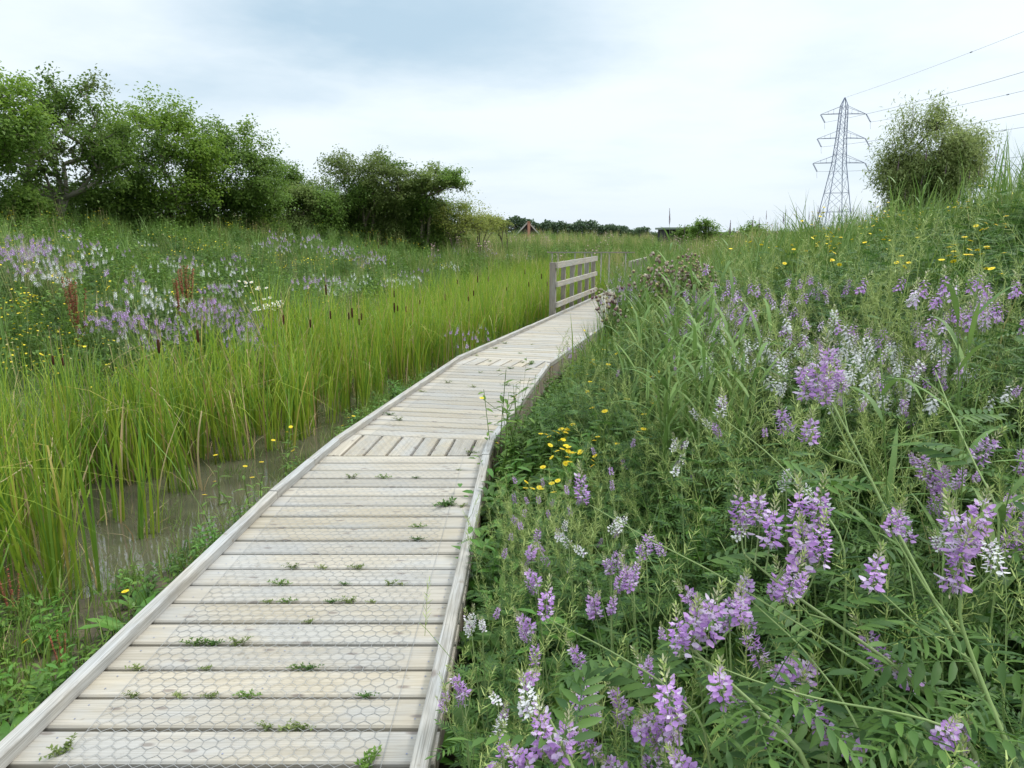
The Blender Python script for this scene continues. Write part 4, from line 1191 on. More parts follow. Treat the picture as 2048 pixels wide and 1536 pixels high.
hero([(1490, 1110, 1.3), (1560, 1170, 1.27), (1660, 1240, 1.22), (1790, 1330, 1.16), (1900, 1430, 1.1), (1990, 1560, 1.05)],
     [(21, (1482, 1060, 1.32), 0, 1.0), (20, (1520, 1040, 1.33), 0, .95), (19, (1540, 1085, 1.3), 0, 1.0), (18, (1600, 1060, 1.3), 0, 1.1), (18, (1636, 1050, 1.3), 0, 1.0), (17, (1605, 1130, 1.25), 0, 1.1), (16, (1640, 1120, 1.25), 0, .9), (14, (1575, 1190, 1.2), 0, .9)],
     'lilac goat\'s rue with a bunch of upright spikes on one long slanting stem', leaves=6)
hero([(1350, 1270, 1.15), (1420, 1330, 1.12), (1520, 1420, 1.08), (1640, 1540, 1.03)],
     [(21, (1410, 1265, 1.12), 0, 1.15), (20, (1385, 1280, 1.13), 0, .95), (18, (1480, 1240, 1.15), 0, .8), (16, (1440, 1400, 1.08), 0, .9), (14, (1345, 1440, 1.05), 0, 1.0)],
     'lilac goat\'s rue with a broad spike and one pale upright petal, low on the right', leaves=5)
hero([(1090, 1420, 1.12), (1120, 1480, 1.1), (1160, 1570, 1.05)],
     [(21, (1064, 1420, 1.12), 1, .8), (20, (1085, 1500, 1.1), 0, .9), (19, (1120, 1520, 1.08), 0, .9)],
     'single white spike above lilac ones near the bottom edge by the boardwalk', leaves=4)

for (ctrl, brs) in [
    ([(1180, 1010, 1.5), (1300, 1080, 1.42), (1440, 1150, 1.32), (1600, 1250, 1.22), (1760, 1350, 1.15), (1900, 1480, 1.08)], [(21, (1165, 1000, 1.5), 0, .8)]),
    ([(1380, 1310, 1.12), (1500, 1360, 1.1), (1640, 1400, 1.08), (1800, 1425, 1.05), (1960, 1470, 1.0)], [(21, (1360, 1300, 1.12), 0, .8)]),
    ([(1450, 840, 1.9), (1530, 900, 1.8), (1640, 1010, 1.65), (1700, 1100, 1.55)], [(21, (1440, 830, 1.9), 1, .9)]),
    ([(1870, 740, 1.7), (1900, 820, 1.62), (1950, 930, 1.52), (2010, 1040, 1.45)], []),
    ([(1100, 1240, 1.35), (1200, 1290, 1.3), (1320, 1360, 1.22), (1430, 1460, 1.15)], [(21, (1090, 1230, 1.36), 0, .8)]),
    ([(1500, 1200, 1.3), (1600, 1290, 1.22), (1680, 1390, 1.14), (1740, 1500, 1.08)], [(21, (1490, 1190, 1.3), 0, .8)])]:
    t = hero(ctrl, brs, 'thin bare pale green stem slanting up to the left across the foreground leaves', rad=.0026, leaves=5)
    t['group'] = 'slanting stems in the foreground'

# flower-topped sprigs of the foreground, each with its own leafy stem
SPL = []
for _ in range(6):
    st, fo = G(), G(); h = .8; top = np.array([-.10, .04, h]); P = curve3((0, 0, -.03), top, (-.03, .0, .05), 7); tube(st, P, np.linspace(.004, .0018, 7), 'rue_stem', 4)
    for k in range(8):
        f = .2 + .7 * k / 8; i = min(int(f * 6), 5); L = random.uniform(.11, .16)
        pinnate(fo, P[i] + (P[i + 1] - P[i]) * (f * 6 - i), Rz(k * 2.4) @ Ry(-random.uniform(-.1, .5)) @ Rx(random.uniform(-.4, .4)), L, L * .29, 6, 'rue_leaf', True)
    tips = []
    for b in range(random.randint(2, 4)):
        e = top + np.array([random.gauss(0, .035), random.gauss(0, .035), random.uniform(-.10, .02)]) if b else top
        if b: tube(st, [P[4], (P[4] + e) / 2 + [0, 0, -.01], e], [.0017, .0014, .0012], 'rue_stem', 3)
        tips.append((tuple(e), R_euler(frame_to((random.gauss(0, .38), random.gauss(0, .38), 1)) @ Rz(random.uniform(0, 6))), random.uniform(.65, 1.12), random.randrange(4)))
    for b in range(random.randint(0, 2)):
        e = top + np.array([random.gauss(0, .06), random.gauss(0, .06), -.02]); tube(st, [P[4], e], [.0016, .0012], 'rue_stem', 3)
        tips.append((tuple(e), R_euler(frame_to((random.gauss(0, .3), random.gauss(0, .3), 1))), 1, -1))
    SPL.append((mesh_from('stem', st), mesh_from('foliage', fo), tips))
def sprig(hx, hy, h, white, label, group, t0=.9):
    x, y, z, hh = place(hx, hy, h, t0); c = random.choice(SPL); x = max(x, float(Rx_(y)) + .2); z = float(ground(x, y))
    t = thing('flowering_plant', label, 'plant', (x, y, z), random.uniform(-.6, .6), group, min(max(hh / .88, .55), 1.1))
    obj('stem', c[0], t); obj('foliage', c[1], t)
    for (P, e, s_, k) in c[2]:
        if k < 0: obj('seed_spray', PODM[0], t, P, e)
        else: obj('flower_spike', (SPM_W[k % 2] if white else SPM_L[k]), t, P, e, s_ * .88)
for (hx, hy) in [(1140, 1120), (1135, 1210), (1150, 1270), (1275, 1110), (1285, 1200), (1240, 1310), (955, 1370), (1095, 1470), (1150, 1450), (1225, 1400), (1340, 1105), (1365, 1060), (1440, 1420), (1400, 1350), (1480, 1150), (1700, 1150), (1690, 1280), (1800, 1420), (1640, 1385), (1500, 1470), (1905, 1290), (1560, 1190), (1330, 1410), (1390, 1430), (1470, 1400), (1620, 1300), (1130, 1050), (2020, 930), (2030, 1400), (1290, 1480)]:
    sprig(hx, hy, .78, False, 'upright lilac flower spikes on a leafy stem in the foreground right of the boardwalk', 'lilac flower stems in the foreground')
for (hx, hy) in [(950, 1215), (1060, 1380), (1215, 1440), (1190, 1060), (1160, 1040), (1300, 1010), (1410, 900), (1415, 870), (1440, 810), (1560, 1010), (1900, 1000), (1990, 1050), (1700, 960), (1640, 930), (985, 1240)]:
    sprig(hx, hy, .72, True, 'white flower spikes on a leafy stem among the foliage right of the boardwalk', 'white flower stems among the foliage')
for (hx, hy) in [(1000, 960), (1040, 1000), (1080, 960), (1120, 1000), (1150, 960), (1200, 980), (1060, 1050), (1110, 1080), (1020, 1110), (1230, 1020), (990, 1010), (1180, 900), (1240, 940), (1290, 900), (1330, 880), (1700, 730), (1900, 700), (1800, 720), (1950, 760), (1560, 860), (1760, 800), (1850, 840), (960, 1290), (930, 1380), (1000, 1200), (1290, 1300), (1340, 1360)]:
    x, y, z, hh = place(hx, hy, .62); p = random.choice(RUEP)
    if x < float(Rx_(y)) + .22: x = float(Rx_(y)) + .22
    put_rue(p, x, y, 'goat\'s rue with sprays of thin yellow green pods right of the boardwalk', 'podded goat\'s rue right of the boardwalk', hh / 1.0)
# lilac and grassy growth screening the far handrail
for i in range(14):
    y = random.uniform(10.8, 14.5); x = float(Rx_(y)) + random.uniform(.15, .5)
    put_mid(random.random() < .25, x, y, 'tall pale flowered growth crowding the far right edge of the boardwalk', 'flowers crowding the far right edge of the boardwalk', random.uniform(1.15, 1.5))

# ------------------------------------------------------------------ yellow daisies
YL = 'yellow daisy-like flower with leafy stem growing from the wet verge left of the boardwalk'
for (hx, hy, h) in [(423, 902, .38), (526, 905, .38), (498, 912, .36), (466, 948, .36), (498, 950, .34), (425, 973, .36), (596, 843, .38), (557, 850, .38), (575, 868, .36), (603, 893, .30), (697, 826, .34), (709, 827, .34), (688, 843, .3), (240, 1180, .30), (22, 1276, .34), (596, 957, .2)]:
    P = px(hx, hy, -.38 + h + .05); x, y = P[0], P[1]
    x = min(x, float(Lx(y)) - .05); z = float(ground(x, y))
    put_flea(x, y, YL, 'yellow daisies left of the boardwalk', z, P[2] - z, random.choice([0, 5]), 1.0)
yr = [(695, 1110), (985, 1160), (965, 1355), (1080, 1110), (1090, 1005), (1015, 1000), (895, 985), (1450, 808), (1335, 858), (1375, 985), (1305, 725), (1230, 725), (1040, 885), (890, 870), (745, 1515), (800, 1530), (970, 1485), (1265, 1515), (1400, 1320), (1190, 1430), (1180, 1380), (1350, 1390), (820, 1285), (1000, 1080), (960, 1210), (1240, 985), (1020, 1280), (1380, 1155)]
for (cx, cy) in yr:
    hx, hy = 900 + cx / 3.413, 400 + cy / 3.413
    x, y, z, hh = place(hx, hy, .48)
    put_flea(x, y, 'yellow daisy-like flower among green herbs right of the boardwalk', 'yellow daisies right of the boardwalk', z, hh, random.choice([0, 1, 2, 5]), 1.2)
for (hx, hy) in [(1098, 858), (1118, 850), (1132, 884), (1150, 885), (1110, 882), (1183, 862), (1098, 945), (1130, 905), (1140, 905), (1183, 912), (1160, 870), (1125, 843), (1060, 952)]:
    x, y, z, hh = place(hx, hy, .5)
    put_flea(x, y, 'bright yellow daisies bunched together right of the boardwalk\'s first bend', 'bunch of yellow daisies by the bend', z, hh, random.choice([1, 2, 3]))
for (wx, wy, ws) in [(-.02, 5.02, 2.5), (-.07, 4.82, 2.2), (.03, 5.28, 2.2), (.08, 5.6, 1.8), (-.1, 4.5, 1.7)]:
    tag(obj('leafy_weed', mesh_from('weed_leaves', herb(7, .36, 'herb_leaf', .36, .036, .05, 13, True)), None, (wx, wy, -.30), (0, 0, random.uniform(0, 6)), ws), 'leafy green weed standing above the right edge rail at the first bend', 'weed', 'leafy weeds at the first bend')
put_flea(.02, 4.95, 'leafy plant with three yellow flowers rising against the right edge rail at the bend', z=-.29, htot=.74, kind=2)
put_flea(-.06, 4.3, 'single yellow daisy leaning on the right edge rail', z=-.29, htot=.50, kind=0)
for i in range(30):      # on top of the bank
    hx, hy = random.uniform(1540, 2048), random.uniform(395, 520)
    x, y, z, hh = place(hx, hy, .68)
    if y > 14: continue
    put_flea(x, y, 'yellow daisy-like flowers near the top of the right bank', 'yellow daisies near the top of the right bank', z, hh, random.choice([0, 1, 1, 2, 3]), .9)

# small yellow weeds thick at the foot of the left bank
pp = [place(random.uniform(0, 230), random.gauss(620, 50), .45)[:2] for _ in range(60)] + [place(random.uniform(0, 420), random.gauss(520, 50), .45)[:2] for _ in range(40)]
scatter('small_yellow_flowers', T_YD, np.array([p[0] for p in pp]), np.array([p[1] for p in pp]), .8, 1.2, .15)
WDY = []
for _ in range(3):
    st, fo, hd = fleabane(.6, 5); hg = G()
    for e in hd: daisy_head(hg, e, (random.gauss(0, .3) , -.5, 1), .03, 12, 'white_petal', 'yellow_eye')
    WDY.append((mesh_from('stem', st), mesh_from('foliage', fo), hg, hd))
WH = G(); daisy_head(WH, (0, 0, 0), (0, 0, 1), .017, 14, 'white_petal', 'yellow_eye'); WH = mesh_from('flower_head', WH)
for (hx, hy) in [(505, 565), (518, 572), (524, 600), (535, 606), (548, 612), (515, 612), (552, 600)]:
    x, y, z, hh = place(hx, hy, .8); c = random.choice(WDY); t = thing('white_daisy', 'large white daisies in a small bunch on the left bank above the reeds', 'flower', (x, y, z), random.uniform(0, 6), 'white daisies on the left bank', hh / .58)
    obj('stem', c[0], t); obj('foliage', c[1], t)
    for e in c[3]: obj('flower_head', WH, t, tuple(e), (random.uniform(.2, .9), random.gauss(0, .3), 0), 1.0)

# ------------------------------------------------------------------ creeping thistles gone to seed
def thistle(h, n):
    st, hds, fo = G(), [], G()
    top = np.array([0, 0, h * .7]); tube(st, [(0, 0, -.03), (.01, 0, h * .4), top], [.005, .004, .003], 'herb_leaf', 4)
    for k in range(n):
        a = random.uniform(0, 6.3); r = random.uniform(.02, .16); e = np.array([r * cos(a), r * sin(a), h * random.uniform(.8, 1.05)])
        tube(st, [top, (top + e) / 2, e], [.002, .0016, .0014], 'herb_leaf', 3)
        hds.append((tuple(e), random.uniform(.75, 1.2), random.randrange(4)))
    for k in range(9):
        f = k / 9; lf = G(); L = .14 * (1.1 - .5 * f); leaf(lf, L, L * .28, 'herb_dark', True, curl=.5); v, q, m, _ = lf.arr()
        fo.add(v @ (Rz(k * 2.4) @ Ry(-.5)).T + [0, 0, h * .7 * f], q, m)
    return mesh_from('stem', st), hds, mesh_from('foliage', fo), h
THH = []
for m in ('seed_fluff', 'seed_fluff', 'seed_brown', 'straw'):
    hd = G(); R = .0125; e = np.zeros(3)
    tube(hd, [e, e + [0, 0, R * .6], e + [0, 0, R * 1.3], e + [0, 0, R * 1.9]], [R * .5, R * .95, R * .8, R * .95 if m == 'seed_fluff' else R * .2], m, 7)
    tube(hd, [e - [0, 0, .004], e + [0, 0, R * .7]], [R * .4, R * .98], 'seed_brown', 7)
    THH.append(mesh_from('seed_head', hd))
THI = [thistle(random.uniform(.85, 1.0), random.randint(18, 28)) for _ in range(4)]
for (hx, hy) in [(1300, 522), (1325, 520), (1365, 535), (1385, 520), (1400, 528), (1420, 540), (1295, 550), (1340, 560), (1350, 575), (1385, 562), (1375, 582), (1410, 575), (1200, 580), (1215, 590), (1225, 600), (1320, 548), (1360, 552)]:
    x, y, z, hh = place(hx, hy, .95, 5.5)
    c = random.choice(THI); t = thing('seeding_thistle', 'brown and fluffy cream thistle seed heads in a loose bunch above the grass', 'thistle', (x, y, z), random.uniform(0, 6), 'seeding thistles', hh / c[3])
    obj('stem', c[0], t); obj('foliage', c[2], t)
    for (e, q, kk_) in c[1]: obj('seed_head', THH[kk_], t, e, (random.gauss(0, .5), random.gauss(0, .5), 0), q)

# ------------------------------------------------------------------ tall common reed on the right bank
def phrag(h, pan, lean=.08):
    st, fo, pa = G(), G(), G(); hd = random.uniform(0, 6.3)
    pts = curve3((0, 0, -.05), (lean * h * cos(hd), lean * h * sin(hd), h), (0, 0, .03), 8)
    tube(st, pts, np.linspace(.0045, .0018, 8), 'phrag_leaf', 4)
    nl = 9
    for k in range(nl):
        f = .25 + .7 * k / nl; i = min(int(f * 7), 6); P = pts[i] + (pts[i + 1] - pts[i]) * (f * 7 - i); a = hd + k * 2.6 + random.uniform(-.6, .6)
        L = random.uniform(.30, .46) * (1.1 - .35 * f); s = np.linspace(0, 1, 7); el = random.uniform(.75, 1.15); dr = random.uniform(.15, .6)
        r = L * s * cos(el) + L * dr * .5 * s ** 2; z = L * s * sin(el) - L * dr * s ** 2.4
        c = np.stack([P[0] + r * cos(a), P[1] + r * sin(a), P[2] + z], 1)
        strip(fo, c, .011 * np.array([.5, .95, 1, .9, .7, .42, .04]), (-sin(a), cos(a), 0), 'phrag_leaf')
    if pan:
        tip = pts[-1]; L = random.uniform(.16, .24)
        for k in range(34):
            f = k / 34; a = k * 2.4; P = tip + np.array([.01 * f, 0, L * f]); ln = L * .28 * (1.15 - f); d = np.array([cos(a) * .22, sin(a) * .22, 1]); 
            strip(pa, [P, P + d * ln * .5, P + d * ln], [.0012, .0024, .0008], (-sin(a), cos(a), 0), 'panicle')
        tube(pa, [tip, tip + [.01, 0, L]], [.0016, .0008], 'panicle', 3)
    return mesh_from('stem', st), mesh_from('foliage', fo), mesh_from('seed_plume', pa) if pan else None, h + (.2 if pan else 0)
PHR = [phrag(random.uniform(1.15, 1.4), True) for _ in range(5)]; PHN = [phrag(random.uniform(1.15, 1.4), False, .14) for _ in range(5)]
def place_top(hx, hy, h, t0, t1):
    d = pixdir(hx, hy); t = np.linspace(t0, t1, 400); X, Y, Z = d[0] * t, d[1] * t, CAMZ + d[2] * t; e = np.abs(Z - ground(X, Y) - h); k = int(np.argmin(e))
    return X[k], Y[k], float(ground(X[k], Y[k])), float(Z[k] - ground(X[k], Y[k]))
for (hx, hy) in [(1355, 414), (1540, 421), (1383, 443), (1580, 419), (1601, 414), (1571, 426), (1609, 424), (1631, 412), (1640, 412), (1500, 431), (1448, 441), (1468, 443), (1787, 313), (1858, 294), (1981, 294), (1971, 330), (2000, 340), (2014, 341), (2036, 325), (1950, 338), (2003, 373), (1978, 368), (1708, 412), (1880, 327), (1925, 350), (1850, 350), (1800, 380), (1745, 400), (1670, 408), (1655, 420), (1530, 436), (2044, 350), (1990, 352), (1560, 432), (1620, 425), (1735, 405)]:
    x, y, z, hh = place_top(hx, hy, 1.4, 5, 11)
    if hh < .6: continue
    c = random.choice(PHR); t = thing('common_reed', 'tall reed with a narrow purple brown plume standing against the sky on the right bank', 'reed', (x, y, z), random.uniform(0, 6.3), 'plumed reeds along the bank top', min(hh / c[3], 1.5))
    for nme, me in zip(('stem', 'foliage', 'seed_plume'), c[:3]): obj(nme, me, t)
for i in range(62):
    while True:
        hx, hy = random.gauss(1350, 70), random.uniform(520, 690)
        if 1230 < hx < 1520: break
    x, y, z, hh = place(hx, hy, 1.0, 3.0)
    if x - Rx_(y) < .5: continue
    c = random.choice(PHN); t = thing('common_reed', 'tall leafy blue green reed without a plume standing in the group right of the boardwalk', 'reed', (x, y, z), random.uniform(0, 6.3), 'leafy reeds right of the boardwalk', min(hh / c[3], 1.2))
    for nme, me in zip(('stem', 'foliage'), c[:2]): obj(nme, me, t)
for (hx, hy) in [(1900, 780), (1880, 700), (1960, 860), (2010, 560), (1960, 520), (2000, 840)]:
    x, y, z, hh = place(hx, hy, 1.0, 1.6)
    c = random.choice(PHN); t = thing('common_reed', 'tall leafy reed growing among the goat\'s rue at the right', 'reed', (x, y, z), random.uniform(0, 6.3), 'leafy reeds among the goat\'s rue', min(hh / c[3], 1.2))
    for nme, me in zip(('stem', 'foliage'), c[:2]): obj(nme, me, t)

# ------------------------------------------------------------------ rusty dock spikes
def rusty(h, n=5):
    st, sd = G(), G()
    for s in range(n):
        a = random.uniform(0, 6.3); r = random.uniform(0, .14) * h; p1 = np.array([r * cos(a), r * sin(a), h * random.uniform(.75, 1)])
        tube(st, [(0, 0, -.02), p1 * .5, p1], [.004, .003, .002], 'rust', 3)
        for k in range(60):
            f = .4 + .6 * k / 60; P = p1 * f; b = random.uniform(0, 6.3); d = np.array([cos(b) * .022, sin(b) * .022, random.uniform(-.008, .014)]); sdn = np.array([-sin(b), cos(b), 0])
            strip(sd, [P, P + d * .6, P + d], [.003, .008, .003], sdn * .7 + np.array([0, 0, .5]), 'rust')
    return mesh_from('stem', st), mesh_from('seed_heads', sd), h
RU = [rusty(.9) for _ in range(3)]
for (hx, hy, lab, s) in [(137, 545, 'upright rust red dock seed spikes on the left bank, the redder isolated one', 1.0), (145, 550, None, .9), (360, 520, 'broad rust red dock seed spikes beside white flowers on the left bank', 1.0), (368, 524, None, 1), (350, 535, None, .9), (415, 545, 'dull rust brown dock spikes behind lilac flowers on the left bank', .7), (400, 556, None, .6), (480, 650, 'small reddish dock spike rising beside the reeds', .6), ]:
    x, y, z, hh = place(hx, hy, .9); c = random.choice(RU)
    t = thing('rusty_dock', lab or 'rust red dock seed spikes close beside a taller one on the left bank', 'dock', (x, y, z), random.uniform(0, 6.3), None if lab else 'lesser dock spikes on the left bank', hh / c[2] * s)
    obj('stem', c[0], t); obj('seed_heads', c[1], t)
for (hx, hy, lab) in [(12, 1130, 'dark red dock stem at the water\'s edge in the lower left corner'), (112, 1255, 'short dark red seedling beside the lower left water')]:
    P = px(hx, hy, -.05); z = float(ground(P[0], P[1])); c = RU[0]; t = thing('rusty_dock', lab, 'dock', (P[0], P[1], z), 1, None, (P[2] - z) / .9); obj('stem', c[0], t); obj('seed_heads', c[1], t)

# broad-leaved docks and weeds against the right edge rail
def dock(nl, L):
    g = G()
    for k in range(nl):
        a = k * 2.4 + random.uniform(-.3, .3); l = L * random.uniform(.7, 1.15); el = random.uniform(.6, 1.25); w = l * .13
        s = np.linspace(0, 1, 8); r = l * s * cos(el) + l * .35 * s ** 2; z = l * s * sin(el) - l * .35 * s ** 2.5
        w = w * .85; prof = w * np.array([.12, .2, .75, 1, .95, .75, .4, .04])
        c = np.stack([r * cos(a), r * sin(a), z], 1); sd = np.array([-sin(a), cos(a), 0]); up = np.array([0, 0, .25])
        wav = .12 * w * np.sin(s * 20)
        e1 = c + sd * prof[:, None] + up * prof[:, None] + np.outer(wav, [0, 0, 1]); e2 = c - sd * prof[:, None] + up * prof[:, None] - np.outer(wav, [0, 0, 1])
        v = np.concatenate([e1, c, e2]); q = []
        for i in range(7): q += [[i, 8 + i, 9 + i, i + 1], [8 + i, 16 + i, 17 + i, 9 + i]]
        g.add(v, q, 'dock_leaf')
    return mesh_from('dock_leaves', g, smooth=True)
DK = [dock(n, l) for n, l in ((7, .42), (9, .36), (6, .30))]
for i, (x, y, s, k) in enumerate([(-.16, 2.12, .95, 0), (-.13, 2.75, .9, 1), (-.06, 2.4, .7, 2), (-.14, 1.66, .6, 1), (.0, 3.25, .75, 0), (-.02, 3.9, .7, 2), (.08, 4.5, .8, 1)]):
    tag(obj('dock_plant', DK[k], None, (x, y, float(ground(x, y))), (0, 0, random.uniform(0, 6)), s), 'broad-leaved bright green dock plant against the right side of the boardwalk', 'dock', 'broad-leaved docks beside the boardwalk')
for i, (x, y, s, k) in enumerate([(-1.72, 2.9, .62, 0), (-1.75, 2.45, .6, 1), (-1.70, 2.1, .7, 1), (-1.95, 2.6, .5, 2), (-1.66, 3.4, .5, 2), (-1.85, 3.2, .45, 1), (-1.65, 1.7, .7, 0), (-1.95, 2.05, .6, 1), (-1.62, 3.9, .4, 2)]):
    tag(obj('dock_plant', DK[k], None, (x, y, float(ground(x, y)) - .02), (0, 0, random.uniform(0, 6)), s), 'young broad-leaved dock growing from the mud along the left edge rail', 'dock', 'young docks along the left edge rail')

# ------------------------------------------------------------------ small weeds coming up through the boards
def weed(h, n, m='herb_leaf'):
    g = G()
    for s in range(n):
        a = random.uniform(0, 6.3); r = random.uniform(.01, .05); p1 = np.array([r * cos(a) * 1.5, r * sin(a) * .35, h * random.uniform(.2, 1)])
        strip(g, [(random.uniform(-.02, .02), 0, -.03), p1 * .6, p1], [.0012, .0010, .0008], (-sin(a), cos(a), 0), m)
        for k in range(9):
            f = .2 + .8 * k / 9; L = random.uniform(.008, .017); lf = G(); leaf(lf, L, L * .5, m, False); v, q, mm, _ = lf.arr()
            g.add(v @ (Rz(random.uniform(0, 6.3)) @ Ry(-random.uniform(-.3, .9))).T + p1 * f, q, mm)
    return mesh_from('weed_leaves', g)
def snap(x, y):
    """move to the nearest joint between two boards"""
    for (l0, l1, r0, r1) in secs[:3]:
        f = min(max((x - l0[0]) / (r0[0] - l0[0]), 0), 1); y0, y1 = l0[1] + (r0[1] - l0[1]) * .5, l1[1] + (r1[1] - l1[1]) * .5
        if y0 <= y <= y1:
            n = round(math.dist(l0, l1) / .1565); sl = (r0[1] - l0[1]) / (r0[0] - l0[0]); xm = (l0[0] + r0[0]) / 2 + (y - y0) * .05
            t = round((y - y0) / (y1 - y0) * n) / n
            xl, xr = l0[0] + (l1[0] - l0[0]) * t, r0[0] + (r1[0] - r0[0]) * t; yl, yr = l0[1] + (l1[1] - l0[1]) * t, r0[1] + (r1[1] - r0[1]) * t
            return yl + (yr - yl) * min(max((x - xl) / (xr - xl), 0), 1)
    return y
WD = [weed(random.uniform(.02, .045), random.randint(7, 12), m) for m in ('herb_leaf', 'herb_dark', 'tree_leaf_olive', 'willow_leaf', 'tree_leaf_olive')]
wp = [(835, 1057), (835, 1080), (588, 1133), (640, 1137), (716, 1133), (565, 1160), (690, 1167), (780, 1168), (805, 1167), (540, 1197), (578, 1197), (665, 1202), (700, 1203), (740, 1205), (620, 1238), (400, 1275), (430, 1278), (480, 1280), (282, 1320), (420, 1326), (600, 1332), (622, 1333), (285, 1370), (370, 1378), (430, 1380), (500, 1383), (735, 1385), (540, 1443), (580, 1450), (600, 1452), (885, 1005), (905, 1003), (870, 745), (943, 777), (843, 784), (1012, 765), (773, 836), (795, 845), (768, 806), (990, 700), (1040, 705), (1020, 735), (960, 745), (1000, 742), (1045, 725), (765, 960), (830, 961), (700, 958), (918, 945), (940, 905), (990, 668), (1040, 655), (1010, 690), (1065, 690), (1120, 622), (1160, 611), (1075, 640), (895, 766), (950, 716), (980, 722)]
for i, (hx, hy) in enumerate(wp):
    P = px(hx, hy, .005); P[1] = snap(P[0], P[1]); s = random.uniform(.55, 1.0) * (1.25 if P[1] > 5 else 1)
    o = obj('small_weed', WD[i % 5], None, (P[0], P[1], .0), (0, 0, random.choice([0, pi]) + random.gauss(0, .15)), s)
    tag(o, 'small green weed sprouting through a gap between the boardwalk boards', 'weed', 'weeds sprouting through the boardwalk')
for (hx, hy, s, k, lab) in [(893, 1010, 1.7, 1, 'largest upright dark weed on the boardwalk, near the right edge rail'), (925, 1012, .8, 4, 'shrivelled brown scrap of weed on a board near the right edge rail'), (128, 1500, 1.2, 2, 'lone green weed at the near left end of the boardwalk boards'), (865, 748, 1.8, 1, 'bushy weed against the left edge rail past the first bend'), (728, 1535, 1.4, 0, 'green shoots at the bottom edge of the boardwalk'), (1062, 728, 1.6, 0, 'leafy weed at the right end of the second turning panel')]:
    P = px(hx, hy, .005); tag(obj('small_weed', WD[k], None, (P[0], P[1], 0), (0, 0, 1), s), lab, 'weed')

